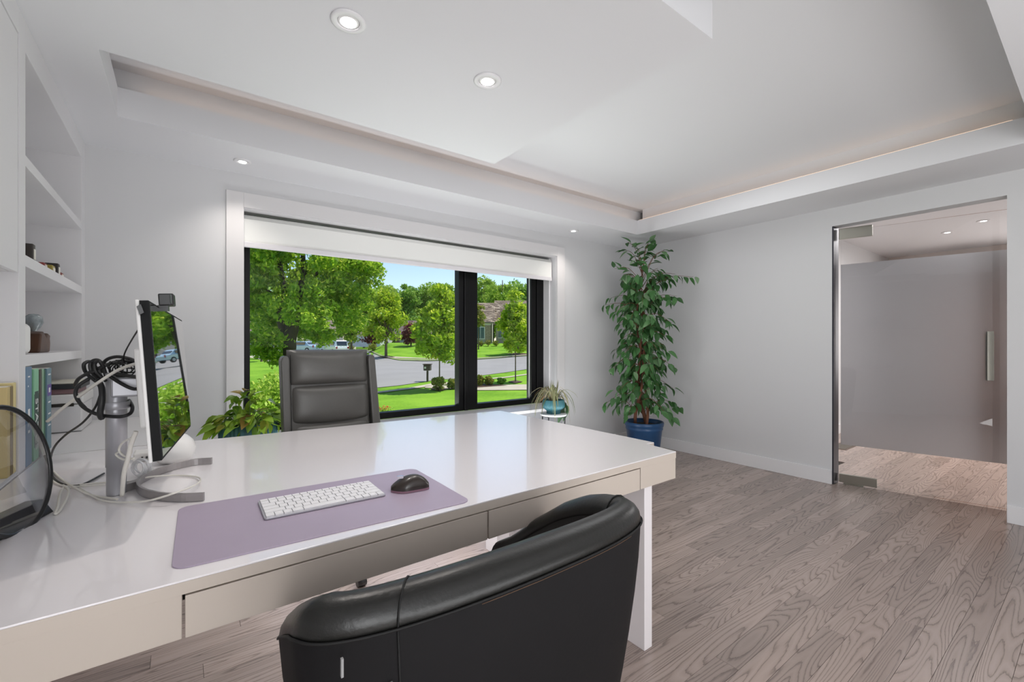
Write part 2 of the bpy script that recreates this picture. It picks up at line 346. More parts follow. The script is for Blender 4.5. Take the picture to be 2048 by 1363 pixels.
# door glass ------------------------------------------------------
XJ = XB + .12
b = B(); b.box(XB + .002, XJ, dy1 - .012, dy1, 0, dz); struct(b.build('door_frame', DPROF))
dr = bpy.data.objects.new('door_1', None); scn.collection.objects.link(dr); dr['kind'] = 'structure'
hg = Vector((XB + .10, dy1 - .035, 0)); dr.location = hg; W[dr] = hg.copy()
ang = math.radians(12.5); e1 = Vector((math.sin(ang), -math.cos(ang), 0)); e2 = Vector((math.cos(ang), math.sin(ang), 0))
dl = 1.035; dtop = dz - .035
def slab(a, c, z0, z1, o0, o1):
    p = [hg + e1 * a + e2 * o0, hg + e1 * c + e2 * o0, hg + e1 * c + e2 * o1, hg + e1 * a + e2 * o1]
    return B().hexa([(q.x, q.y) for q in p], z0, z1)
slab(0, dl, .012, dtop, -.005, .005).build('glass_panel', DGLASS, dr)
FROST = bpy.data.materials.new('frosted_film'); FROST.use_nodes = True; nt = FROST.node_tree; p_ = nt.nodes['Principled BSDF']
p_.inputs['Base Color'].default_value = lin('E4E3E6'); p_.inputs['Roughness'].default_value = .42; p_.inputs['Transmission Weight'].default_value = .55; p_.inputs['IOR'].default_value = 1.2
slab(.0, dl - .002, .345, 1.945, .0055, .0075).build('frosted_panel', FROST, dr)
slab(-.012, .22, dtop - .075, dtop + .02, -.016, .016).build('hinge_patch', STEEL, dr, bevel=.002)
slab(-.012, .25, .012, .085, -.016, .016).build('hinge_patch', STEEL, dr, bevel=.002)
slab(.02, .16, .0, .012, -.03, .005).build('floor_pivot', STEEL, dr)
hb = B()
for s_ in (-1, 1):
    for z in (.985, 1.315): hb.obox(hg + e1 * (dl - .125) + e2 * (.022 * s_) + Vector((0, 0, z)), e1 * .009, e2 * .018, (0, 0, .014))
    hb.obox(hg + e1 * (dl - .125) + e2 * (.043 * s_) + Vector((0, 0, 1.15)), e1 * .018, e2 * .006, (0, 0, .185))
hb.build('door_handle', STEEL, dr, bevel=.002)
# hallway ---------------------------------------------------------
HZ = 2.68
struct(B().box(XJ, 9.7, 2.25, 2.35, 0, HZ).build('wall_hall', WALL))
struct(B().box(9.6, 9.7, -1.4, 2.3, 0, HZ).build('wall_hall_end', mat('hall_end_paint', 'CFC3BA', .7)))
struct(B().box(XJ, 9.7, -1.5, -1.4, 0, HZ).build('wall_hall_side', WALL))
struct(B().box(XJ, 9.7, -1.5, 2.35, HZ, HZ + .1).build('ceiling_hall', CEIL))
struct(B().box(XJ, 9.7, -1.4, 2.3, -.03, -.012).build('floor_hall_base', DARKG))
struct(B().box(XJ, 9.6, 2.234, 2.25, 0, BH).build('baseboard_hall', TRIM))
hc = thing('tall_cabinet', 'tall brown wooden cabinet at the end of the hall, seen past the glass door edge', 'cabinet', (9.35, 1.15, 0))
HW = mat('hall_wood', '8A5C3E', .5, var=.15, vscale=3)
B().box(9.12, 9.58, .75, 1.6, .0, 2.3).build('body', HW, hc, bevel=.004)
for k in range(2): B().box(9.10, 9.12, .76 + k * .42, 1.17 + k * .42, .06, 2.26).build('door', HW, hc, bevel=.003)
# register in hall floor
rg = thing('floor_register', 'small slotted metal floor vent beyond the glass door', 'vent', (6.4, 1.93, .0))
B().box(6.20, 6.60, 1.84, 2.02, .0005, .004).build('frame', mat('register_metal', '6F6258', .5, metal=.4), rg)
sl_ = B().box(0, .008, 0, .10, 0, .004); s0 = None
for i in range(12):
    s = B().box(6.225 + i * .03, 6.24 + i * .03, 1.86, 2.0, .004, .007).build('slat', STEEL, rg)
# downlights ------------------------------------------------------
def downlight(p, label, grp, r=.055, power=26, first=[]):
    t = thing('downlight', label, 'ceiling light', p, grp)
    B().lathe([(r, 0), (r + .001, -.004), (r - .004, -.007), (r * .66, -.008), (r * .62, -.002), (r * .6, .0)], p, 32).build('trim_ring', TRIM, t)
    B().lathe([(r * .60, -.0035), (r * .52, -.006), (.0005, -.0065)], p, 24).build('baffle', WPLAS, t)
    B().lathe([(r * .46, -.0075), (.0005, -.0078)], p, 24).build('lens', LAMPE, t)
    l = bpy.data.lights.new('downlight_bulb', 'SPOT'); l.energy = power; l.spot_size = math.radians(115); l.spot_blend = .9; l.shadow_soft_size = .03; l.color = WARM
    lo = bpy.data.objects.new('downlight_bulb', l); scn.collection.objects.link(lo); lo.parent = t; lo.location = (0, 0, -.02)
    return t
downlight(pz(697, 42, ZS), 'round white recessed downlight nearest the bookcase, largest in view', 'recessed downlights in the room', .062)
downlight(pz(975, 161, ZS), 'round white recessed downlight in the middle of the flat ceiling', 'recessed downlights in the room', .062)
downlight(pz(485, 322, ZS), 'recessed downlight in the soffit above the left end of the window', 'recessed downlights in the room', .05, 14)
downlight(pz(1147, 461, ZS), 'recessed downlight in the soffit above the right end of the window', 'recessed downlights in the room', .05, 14)
downlight(pz(1895, 464, HZ), 'hall downlight further from the glass door edge, small bright oval', 'recessed downlights in the hall', .06, 12)
downlight(pz(1967, 441, HZ), 'hall downlight nearer the upper corner of the glass door', 'recessed downlights in the hall', .06, 12)
downlight(pz(2010, 490, HZ), 'hall downlight seen through the gap beside the glass door', 'recessed downlights in the hall', .06, 12)
# outlet
op = px(1299, 821, XB - .003)
ol = thing('wall_outlet', 'white wall outlet low on the wall behind the ficus', 'outlet', (XB, op.y, op.z - .06))
B().box(XB - .006, XB, op.y - .036, op.y + .036, op.z - .057, op.z + .057).build('cover_plate', WPLAS, ol, bevel=.002)
for dz_ in (-.02, .02): B().box(XB - .008, XB - .006, op.y - .016, op.y + .016, op.z + dz_ - .014, op.z + dz_ + .014).build('socket', TRIM, ol, bevel=.001)
op = py(112, 700, YA)
# ================================================================ BOOKCASE
XF = py(170, 300, YA).x; sy0 = px(38, 600, XF).y; sy1 = px(51, 600, XF).y; sy2 = px(164, 600, XF).y
print('bookcase', XF, sy0, sy1, sy2)
CT = .785
bc = thing('bookcase', 'white built-in bookcase with open shelves from desk height to the ceiling', 'bookcase', (XF - .16, 2.4, 0))
B().box(XF - .32, XF, sy0, sy1, CT, ZS).build('upright', CASE, bc, bevel=.0015)
B().box(XF - .32, XF, sy2, YA, CT, ZS).build('upright', CASE, bc, bevel=.0015)
B().box(XF - .32, XF - .005, -.5, sy0, CT, CT + .01).build('bottom_panel', CASE, bc)
B().box(XF - .325, XF - .31, -.5, YA - .002, CT, ZS).build('back_panel', CASE, bc)
tr = (px(51, 107, XF).z + px(164, 313, XF).z) / 2
B().box(XF - .31, XF, sy1, sy2, tr, ZS).build('top_rail', CASE, bc, bevel=.0015)
def shz(va, vb): return (px(51, va, XF).z + px(164, vb, XF).z) / 2
for ta, tb, ba, bb in ((308, 445.6, 332, 458), (511.5, 571, 534, 586), (709, 700.5, 731.6, 715.7)):
    B().box(XF - .31, XF - .001, sy1, sy2, shz(ba, bb), shz(ta, tb)).build('shelf', CASE, bc, bevel=.0015)
S1, S2, S3 = shz(308, 445.6), shz(511.5, 571), shz(709, 700.5)
lz = px(38, 544.5, XF).z
B().box(XF - .31, XF, -.5, sy0, ZS - .09, ZS).build('top_rail', CASE, bc, bevel=.0015)
B().box(XF - .02, XF - .002, sy0 - .9, sy0 - .004, lz, ZS - .096).build('cabinet_door', CASE, bc, bevel=.0015)
B().box(XF - .31, XF - .022, -.5, sy0, lz, lz + .02).build('shelf', CASE, bc)
for s_, yy in ((S1, 3.55), (S2, 3.55), (S3 - .0, 3.55)):
    pass
cb = thing('base_cabinet', 'white low cabinet with counter below the bookcase and beside the desk', 'cabinet', (-.3, 3.1, 0))
CX = -.03
B().box(XF - .32, CX, 2.63, YA - .002, CT - .035, CT).build('counter', CASE, cb, bevel=.0015)
B().box(XF - .32, CX - .02, 2.65, YA - .002, .08, CT - .035).build('body', CASE, cb)
for i in range(2): B().box(CX - .02, CX - .002, 2.66 + i * .5, 3.15 + i * .5 - (.0 if i == 0 else .01), .1, CT - .045).build('cabinet_door', CASE, cb, bevel=.002)
B().box(XF - .32, XF - .0, -.5, 2.6, 0, CT).build('side_body', CASE, cb)
# ================================================================ DESK
DZ = CT; AP = .115
pc = pz(1352, 902, DZ); pn = pz(1307, 890, DZ); pb = pz(1308, 884, DZ); pf = pz(1000, 820.5, DZ); pl = pz(300, 1177, DZ); pfl = pz(370, 885, DZ)
print('desk', pc, pn, pb, pf, pl, pfl)
DX0 = XF + .005; fyl = pl.y - .03
def fy(x): return pl.y + (pc.y - pl.y) * (x - pl.x) / (pc.x - pl.x)
dk = thing('desk', 'large white lacquered desk with two drawers facing the camera', 'desk', (.8, 1.8, 0))
top = [(DX0, fy(DX0)), (pc.x, pc.y), (pn.x, pb.y), (pb.x, pb.y), (pf.x, pf.y), (DX0, 2.62)]
B().hexa(top, DZ - .004, DZ).build('desktop', DESK, dk, bevel=.001)
B().hexa(top, DZ - .028, DZ - .004).build('shaded_edge', DESK_SHADED, dk)  # rest of the top slab; shade on its edge is painted in
# front: solid blocks left and right, drawers between
dlx = pz(368, 1190, DZ - .028).x; 
def onfront(u, z):
    lo, hi = 0.2, 4
    dx, dy = ray(u)
    for _ in range(40):
        m_ = (lo + hi) / 2
        if dy * m_ < fy(dx * m_): lo = m_
        else: hi = m_
    return dx * lo
x1 = onfront(369, 0); x2 = onfront(977, 0); x3 = onfront(1281, 0)
def fblock(xa, xb, z0, z1, d=.02, off=0):
    return B().hexa([(xa, fy(xa) + off), (xb, fy(xb) + off), (xb, fy(xb) + off + d), (xa, fy(xa) + off + d)], z0, z1)
fblock(DX0, x1 - .004, DZ - AP, DZ - .028, .16, .001).build('apron', DESK_SHADED, dk, bevel=.0015)
fblock(x3 + .003, pc.x - .001, DZ - AP, DZ - .028, .16, .001).build('apron', DESK_SHADED, dk, bevel=.0015)
fblock(x1, x3, DZ - .05, DZ - .028, .3, .03).build('drawer_rail', DARKG, dk)
for xa, xb in ((x1 + .001, x2 - .0025), (x2 + .0025, x3 - .001)):
    dw = fblock(xa, xb, DZ - AP - .001, DZ - .0325, .018, .0015).build('drawer', DESK_SHADED, dk, bevel=.0015)
    fblock(xa + .02, xb - .02, DZ - AP + .005, DZ - .052, .4, .02).build('drawer_box', CASE, dw)
fblock(x1 - .003, x1 + .03, DZ - AP + .03, DZ - .03, .01, .1).build('drawer_slide', DARKG, dk)
lg = pz(1289, 1302, 0); lr = pz(1303, 1292, 0)
B().box(lg.x, lg.x + .05, lg.y, lg.y + .62, 0, DZ - .028).build('leg', DESK, dk, bevel=.002)
lf = pz(994, 1112, 0)
B().box(lf.x, lf.x + .09, lf.y, lf.y + .12, 0, DZ - .028).build('leg', DESK, dk, bevel=.002)
B().box(DX0 + .02, DX0 + .07, 1.15, 2.5, 0, DZ - .028).build('leg', DESK, dk, bevel=.002)
B().box(DX0 + .1, pf.x - .08, 2.45, 2.47, DZ - .09, DZ - .028).build('rear_rail', DESK, dk)
# mat, keyboard, mouse
def rrect(x0, x1, y0, y1, r, n=6):
    out = []
    for cx_, cy_, a0 in ((x1 - r, y1 - r, 0), (x0 + r, y1 - r, 90), (x0 + r, y0 + r, 180), (x1 - r, y0 + r, 270)):
        for k in range(n + 1):
            a = math.radians(a0 + 90 * k / n); out.append((cx_ + r * math.cos(a), cy_ + r * math.sin(a)))
    return out
m1, m2, m3, m4 = pz(357, 1016, DZ), pz(342, 1143, DZ), pz(943, 1003, DZ), pz(828, 937, DZ)
def warp(q, pts):   # map unit square points to a quad a(0,0) b(1,0) c(1,1) d(0,1)
    a, b_, c, d = q; out = []
    for s_, t_ in pts: p = a * (1 - s_) * (1 - t_) + b_ * s_ * (1 - t_) + c * s_ * t_ + d * (1 - s_) * t_; out.append((p.x, p.y))
    return out
mq = (m2, m3, m4, m1); wd, hd = (m3 - m2).length, (m1 - m2).length
print('mat', wd, hd, m1, m2, m3, m4)
us = [(x / wd, y / hd) for x, y in rrect(0, wd, 0, hd, .03)]
o = B().hexa(warp(mq, us), DZ, DZ + .003).build('desk_mat', MATM, bevel=.001); tag(o, 'mauve-grey rounded desk mat on the white desk', 'desk mat')
KZ = DZ + .003
k1, k2, k3, k4 = pz(516.8, 1000, KZ + .008), pz(527, 1034.8, KZ + .008), pz(768.4, 987.6, KZ + .008), pz(742.6, 958.9, KZ + .008)
kq = (k2, k3, k4, k1); kw, kh = ((k3 - k2).length + (k4 - k1).length) / 2, ((k1 - k2).length + (k4 - k3).length) / 2
print('kbd', kw, kh)
kc = (k1 + k2 + k3 + k4) / 4; kdir = ((k3 - k2) + (k4 - k1)).normalized(); kang = math.atan2(kdir.y, kdir.x)
kb = thing('keyboard', 'slim white and silver keyboard lying on the desk mat', 'keyboard', (kc.x, kc.y, KZ)); kb.rotation_euler = (0, 0, kang)
W[kb] = Vector((0, 0, 0))
B().hexa(rrect(-kw / 2, kw / 2, -kh / 2, kh / 2, .008), .001, .006).build('case', ALU, kb, bevel=.001)
KEY = mat('key_white', 'E9E8EA', .45)
rows = [[1.05] * 14 + [1.0], [1] * 13 + [1.6], [1.6] + [1] * 12 + [1.0], [1.85] + [1] * 11 + [1.75], [2.4] + [1] * 10 + [2.2], [1, 1, 1, 1.3, 5.2, 1.3, 1, 1, 1, .9]]
km = B().box(-.5, .5, -.5, .5, 0, .0035); keymesh = bpy.data.meshes.new('key'); keymesh.from_pydata(km.v, [], km.f); keymesh.materials.append(KEY)
rh = (kh - .008) / 5.65; yy = kh / 2 - .004
for ri, rw in enumerate(rows):
    hh = rh * (.65 if ri == 0 else 1.0); tot = sum(rw); sc = (kw - .008) / tot; x = -kw / 2 + .004
    for q in rw:
        o = bpy.data.objects.new('key', keymesh); scn.collection.objects.link(o); o.parent = kb
        o.location = (x + q * sc / 2, yy - hh / 2, .006); o.scale = (q * sc - .0024, hh - .0024, 1); x += q * sc
    yy -= hh
ms = thing('mouse', 'dark brown and black sculpted wireless mouse on the desk mat', 'mouse', pz(820, 978, KZ))
mc = W[ms]; MR = mat('mouse_shell', '2C241F', .3, coat=.2); mdir = Vector((-.93, .36, 0)).normalized(); mside = Vector((-mdir.y, mdir.x, 0))
rings = []
for j in range(15):
    t = j / 14; s_ = -.058 + .116 * t; wdt = .036 * math.sin(math.pi * min(1, max(.04, t * .92 + .04))) ** .45 * (1 - .12 * math.sin(2 * math.pi * t)); hgt = .042 * math.sin(math.pi * (.04 + .92 * t)) ** .6 * (1 + .15 * math.cos(math.pi * t))
    r = []
    for k in range(17):
        a = math.pi * k / 16; r.append(mc + mdir * s_ + mside * (wdt * math.cos(a) * (1.0 + .12 * (k > 12))) + Vector((0, 0, .004 + hgt * math.sin(a) ** .8)))
    rings.append(r)
B().loft(rings, False, True, False).build('shell', MR, ms)
B().loft([[(mc.x + (p - mc).x * 1.0, mc.y + (p - mc).y, DZ + .0035 + h_) for p in [r[0] for r in rings] + [r[-1] for r in reversed(rings)]] for h_ in (0, .006)], True, False).build('base', mat('mouse_base', '8E6A78', .4), ms)
B().obox(mc + mdir * .03 + mside * .004 + Vector((0, 0, .042)), mdir * .010, mside * .003, (0, 0, .004)).build('scroll_wheel', CHRO, ms)
# small letters on the mouse
def text(name, s_, m, size, loc, rot, parent=None, ext=.0003):
    c = bpy.data.curves.new(name, 'FONT'); c.body = s_; c.size = size; c.extrude = ext; c.align_x = 'CENTER'; c.align_y = 'CENTER'
    c.materials.append(m); o = bpy.data.objects.new(name, c); scn.collection.objects.link(o)
    if parent is not None: o.parent = parent; o.location = Vector(loc) - W[parent]
    else: o.location = loc
    o.rotation_euler = rot
    bpy.context.view_layer.update(); me = bpy.data.meshes.new_from_object(o); m2 = bpy.data.objects.new(name + '_text', me); scn.collection.objects.link(m2)
    m2.parent = o.parent; m2.location = o.location; m2.rotation_euler = rot; bpy.data.objects.remove(o); m2.name = name; return m2
WT = mat('white_print', 'E6E6E6', .5)
rt = Matrix((( .85, -.42, .3), (.45, .87, .0), (-.1, .25, .95))).to_euler()
text('lettering', 'logitech', WT, .0085, mc + Vector((.026, -.004, .0385)), (math.radians(12), math.radians(28), math.radians(12)), ms, .0004)
# ================================================================ MONITOR + STAND
def P3(u, v, t): return pd(u, v, t)
nb = Vector((-.022, 1.385, 0)); q0 = ray(325)
tn = 1.10
NB = pd(325, 920, tn); NT = pd(298, 600, tn * .992); FBt = pd(382, 852, 1.66); FT = pd(367.5, 631, 1.645)
print('monitor', NB, NT, FBt, FT, (FBt - NB).length, (NT - NB).length)
axis = (FBt - NB); ax = axis.normalized(); up_ = (NT - NB).normalized(); nrm = ax.cross(up_).normalized()
if nrm.x < 0: nrm = -nrm
# keep the sheet planar
FT = NT + (FBt - NB); th = .017
mo = thing('monitor', 'white-backed flat monitor with glossy screen turned towards the window', 'monitor', (NB.x, 1.75, NB.z))
def mslab(a, c_, z0, z1, d0, d1):
    L_ = (FBt - NB).length; Hh = (NT - NB).length
    vs = []
    for d in (d0, d1):
        for s_, t_ in ((a, z0), (c_, z0), (c_, z1), (a, z1)): vs.append(NB + axis * s_ + (NT - NB) * t_ + nrm * d)
    return B().add(vs, [(0, 1, 2, 3), (7, 6, 5, 4), (0, 4, 5, 1), (1, 5, 6, 2), (2, 6, 7, 3), (3, 7, 4, 0)])
mslab(0, 1, 0, 1, -.019, -.001).build('bezel', mat('bezel_black', '101112', .6, spec=.2), mo, bevel=.001)
SCR = mat('screen_glass', '0E1412', .03, spec=.9, coat=1)
SCR.node_tree.nodes['Principled BSDF'].inputs['Coat Roughness'].default_value = .01
mslab(.012, .988, .02, .985, -.001, .0006).build('screen', SCR, mo)
mslab(-.004, 1.004, -.006, 1.006, -.027, -.019).build('back_cover', WPLAS, mo, bevel=.003)
mslab(.2, .8, .18, .72, -.06, -.026).build('rear_housing', WPLAS, mo, bevel=.006)
mslab(.28, .44, .3, .52, -.068, -.06).build('port_panel', mat('port_grey', '5A5A5C', .5), mo)
cc = pz(233, 986, DZ)
sd = thing('monitor_stand', 'silver column monitor stand with curved two-pronged foot on the desk', 'monitor stand', (cc.x, cc.y, DZ))
colr = .0345
B().lathe([(colr * .93, .0), (colr * .93, .085), (colr, .085), (colr, .37), (colr * .9, .372), (0.0005, .372)], (cc.x, cc.y, DZ + .001), 28, False, .75, 1.0).build('column', ALU, sd)
e1p, e2p, apx = pz(425, 927, DZ), pz(407, 1002, DZ), pz(272, 984, DZ)
cen = [e1p, pz(388, 930, DZ), pz(340, 941, DZ), pz(298, 957, DZ), pz(273, 973, DZ), pz(279, 990, DZ), pz(315, 1001, DZ), pz(362, 1004, DZ), e2p]
cen = spline(cen, 5); vo, vi = [], []
for i, p in enumerate(cen):
    t = (cen[min(i + 1, len(cen) - 1)] - cen[max(i - 1, 0)]).normalized(); nn = Vector((-t.y, t.x, 0)); vo.append((p.x, p.y)); vi.append((p.x + nn.x * .008, p.y + nn.y * .008))
B().hexa(vo + vi[::-1], DZ + .001, DZ + .025).build('foot', ALU2, sd, bevel=.001)
mid_ = cen[len(cen) // 2]
B().hexa([(cc.x, cc.y - .012), (mid_.x + .004, mid_.y - .02), (mid_.x + .004, mid_.y + .02), (cc.x, cc.y + .012)], DZ + .001, DZ + .022).build('connector', ALU2, sd)
B().obox((cc.x + .045, cc.y - .01, DZ + .33), (.055, 0, 0), (0, .035, 0), (0, 0, .03)).build('bracket', ALU, sd, bevel=.006)
B().lathe([(colr + .004, .262), (colr + .006, .264), (colr + .006, .283), (colr + .004, .285)], (cc.x, cc.y, DZ), 24, False, .8, 1.0).build('cable_clip', ALU, sd)
# webcam
wc0 = pd(335, 614, 1.24)
wc = thing('webcam', 'small black box webcam clipped on top of the monitor', 'webcam', wc0)
B().obox(pd(334, 600, 1.24), ax * .020 + nrm * .0, nrm * .017, up_ * .0165).build('housing', BPLAS, wc, bevel=.003)
B().obox(pd(343, 599, 1.235), ax * .017, nrm * .002, up_ * .013).build('front_face', mat('webcam_face', '4A5350', .1, coat=1), wc, bevel=.002)
B().obox(pd(327, 616, 1.23), ax * .009, nrm * .012, up_ * .008).build('clip', BPLAS, wc)
B().obox(pd(281, 619, 1.08), (.004, 0, .003), (0, .01, 0), (-.003, 0, .010)).build('clip_arm', BPLAS, wc)
# white dome
dc = pz(352, 928, DZ); dc = Vector((dc.x - .005, dc.y + .05, DZ))
o = B().lathe([(.03, 0), (.052, .006), (.066, .03), (.068, .052), (.06, .08), (.042, .1), (.02, .112), (.0005, .115)], dc, 32).build('speaker', WPLAS)
tag(o, 'white rounded dome speaker standing on the desk behind the monitor', 'speaker')
ad_ = thing('power_adapter', 'white power adapter block on the desk beneath the monitor', 'power adapter', pz(285, 925, DZ))
ac = W[ad_]; B().box(ac.x - .03, ac.x + .03, ac.y + .02, ac.y + .1, DZ, DZ + .035).build('block', WPLAS, ad_, bevel=.006)
for k in range(2): B().box(ac.x - .005 + k * .014, ac.x + .001 + k * .014, ac.y + .014, ac.y + .02, DZ + .012, DZ + .02).build('port', BPLAS, ad_)
# black rimmed clear disc on wedge
dcx = pd(18, 940, 1.10); nd = Vector((.93, -.30, .16)).normalized(); sd_ = nd.cross(Vector((0, 0, 1))).normalized(); ud = sd_.cross(nd).normalized()
dsk = thing('round_visor', 'round clear disc with thick black rim standing at the left edge of the desk', 'display disc', (dcx.x, dcx.y, DZ))
RR = .158
ringp = [dcx + RR * (math.cos(a) * sd_ * .92 + math.sin(a) * ud) for a in np.linspace(0, 2 * math.pi, 49)]
B().tube(ringp, .0062, 8).build('rim', BPLAS, dsk)
b = B(); k = []
for off in (-.0015, .0015): k.append([p + nd * off for p in ringp[:-1]])
b.loft(k, True, False); b.build('clear_disc', glassmat('clear_acrylic', (.86, .87, .89), .02, 1.14), dsk)
w1, w2 = pz(108, 1022, DZ), pz(-70, 1120, DZ)
dwv = (w2 - w1).normalized(); nv = Vector((dwv.y, -dwv.x, 0)) * -1
def wedge():
    a, c_ = w1, w2; back = Vector((-nv.x, -nv.y, 0))
    if back.y < 0: back = -back
    vs = [a, c_, c_ + back * .07, a + back * .07, a + back * .012 + Vector((-.01, 0, .038)), c_ + back * .012 + Vector((0, 0, .045)), c_ + back * .05 + Vector((0, 0, .045)), a + back * .05 + Vector((-.01, 0, .036))]
    return B().add(vs, [(3, 2, 1, 0), (4, 5, 6, 7), (0, 1, 5, 4), (1, 2, 6, 5), (2, 3, 7, 6), (3, 0, 4, 7)])
wedge().build('base', mat('wedge_black', '1E2023', .35), dsk, bevel=.002)
# ---------------------------------------------------------------- cables
def cable(name, label, strands, m, r=.003, cat='cable', grp=None):
    b = B()
    for s_ in strands:
        pts, rr_ = (s_, r) if not isinstance(s_, tuple) else s_
        b.tube(spline(pts, 6), rr_, 7)
    return tag(b.build(name, m), label, cat, grp)
T = 1.40
def C(*a): return [pd(u, v, t) for u, v, t in a]
black = [(C((150, 770, 1.36), (160, 755, 1.34), (200, 735, 1.33), (240, 722, 1.36), (285, 726, 1.34)), .0052),
 (C((192, 762, 1.36), (172, 745, 1.34), (168, 728, 1.33), (180, 723, 1.35), (192, 735, 1.36), (205, 758, 1.36)), .0052),
 (C((200, 760, 1.36), (183, 742, 1.33), (182, 724, 1.33), (196, 720, 1.33), (206, 732, 1.35), (214, 758, 1.36)), .0052),
 (C((212, 762, 1.34), (192, 742, 1.32), (190, 726, 1.32), (200, 722, 1.32), (207, 734, 1.33)), .0048),
 (C((203, 745, 1.38), (210, 722, 1.38), (232, 713, 1.38), (262, 718, 1.36), (278, 728, 1.33)), .0052),
 (C((220, 752, 1.33), (240, 765, 1.33), (262, 776, 1.33), (275, 777, 1.33), (292, 770, 1.30)), .0052),
 (C((152, 790, 1.34), (165, 812, 1.33), (195, 828, 1.325), (235, 833, 1.325), (258, 828, 1.34), (265, 815, 1.38), (258, 800, 1.42)), .0052),
 (C((178, 757, 1.34), (158, 770, 1.33), (151, 785, 1.33), (156, 800, 1.33), (170, 815, 1.33)), .0052),
 (C((195, 760, 1.33), (203, 775, 1.32), (204, 800, 1.31), (200, 826, 1.31), (204, 836, 1.32)), .008),
 (C((228, 746, 1.33), (262, 752, 1.3), (291, 756, 1.2)), .0055), (C((275, 738, 1.3), (291, 736, 1.2)), .005),
 (C((286, 645, 1.15), (268, 672, 1.2), (252, 700, 1.28), (247, 716, 1.33), (250, 727, 1.34)), .002)]
for k in range(10):
    a0 = random.random() * 6; cx_, cy_ = 238 + random.uniform(-10, 25), 735 + random.uniform(-6, 6); ru, rv = random.uniform(14, 30), random.uniform(5, 16)
    black.append(([pd(cx_ + ru * math.cos(a0 + a), cy_ + rv * math.sin(a0 + a), 1.34 + .02 * math.sin(a * 2 + k)) for a in np.linspace(0, 5.5, 9)], .0018))
cable('cable_bundle', 'tangle of black cables looped around the top of the silver column', black, BRUB)
cable('long_cable', 'thin black cable hanging from the column and curling down onto the counter', [(C((200, 790, 1.33), (190, 815, 1.34), (165, 845, 1.37), (130, 870, 1.42), (108, 895, 1.46)) + [pz(100, 925, DZ + .02), pz(105, 952, DZ + .004), pz(130, 969, DZ + .004), pz(165, 968, DZ + .004), pz(208, 946, DZ + .004)], .0032)], BRUB)
z4 = DZ + .005
cable('white_cable', 'white cable draped from the monitor across the black cable tangle', [(C((290, 724, 1.16), (268, 728, 1.25), (235, 740, 1.3), (200, 762, 1.3), (168, 785, 1.32), (130, 812, 1.36), (95, 842, 1.40)), .0045)], WCAB)
cable('charging_cable', 'thick white cable falling from the monitor back to the desk beside the column', [(C((272, 862, 1.24), (262, 888, 1.24), (256, 915, 1.25), (248, 945, 1.26)) + [pz(244, 990, DZ + .02)], .0058),
      (C((262, 876, 1.25), (245, 885, 1.26), (238, 900, 1.27), (250, 912, 1.26), (262, 905, 1.25), (260, 892, 1.25)), .003),
      (C((240, 902, 1.27), (232, 908, 1.28), (246, 918, 1.27), (268, 916, 1.26)), .003)], WCAB)
cable('desk_cable', 'thin white cable looping over the stand foot on the desk', [([pz(160, 975, z4), pz(175, 985, z4), pz(205, 1000, z4), pz(250, 1004, z4), pz(300, 1000, z4 + .01), pz(350, 985, z4 + .028), pz(385, 972, z4 + .02), pz(401, 960, z4 + .01), pz(392, 953, z4), pz(350, 950, z4), pz(300, 953, z4 + .01), pz(262, 962, z4), pz(200, 965, z4), pz(130, 972, z4)], .0028)], WCAB)
cable('knotted_cable', 'white cable tied in a loose knot beside the black wedge base', [([pz(95, 930, z4), pz(120, 955, z4), pz(150, 975, z4 + .008), pz(185, 990, z4), pz(235, 998, z4)], .0035),
      ([pz(150, 975, z4), pz(128, 974, z4 + .012), pz(120, 990, z4 + .012), pz(116, 1012, z4 + .006), pz(110, 1026, z4), pz(118, 1022, z4), pz(132, 1000, z4 + .01), pz(138, 980, z4 + .016), pz(126, 970, z4 + .012)], .0035),
      ([pz(92, 950, z4), pz(118, 968, z4), pz(150, 972, z4), pz(210, 968, z4)], .0025)], WCAB)
clr = []
for k in range(6):
    cu, cv = 275 + k * 2.5, 935 + (k % 3) * 3
    clr.append(([pd(cu + 12 * math.cos(a) * (1 + .05 * k), cv + 14 * math.sin(a) - k * 1.5, 1.52 + .012 * k) for a in np.linspace(0, 6.3, 12)], .0026))
cable('coiled_cable', 'coil of clear white cable lying behind the stand foot', clr, mat('clear_cable', 'E8E8EA', .2, spec=.7), cat='cable')
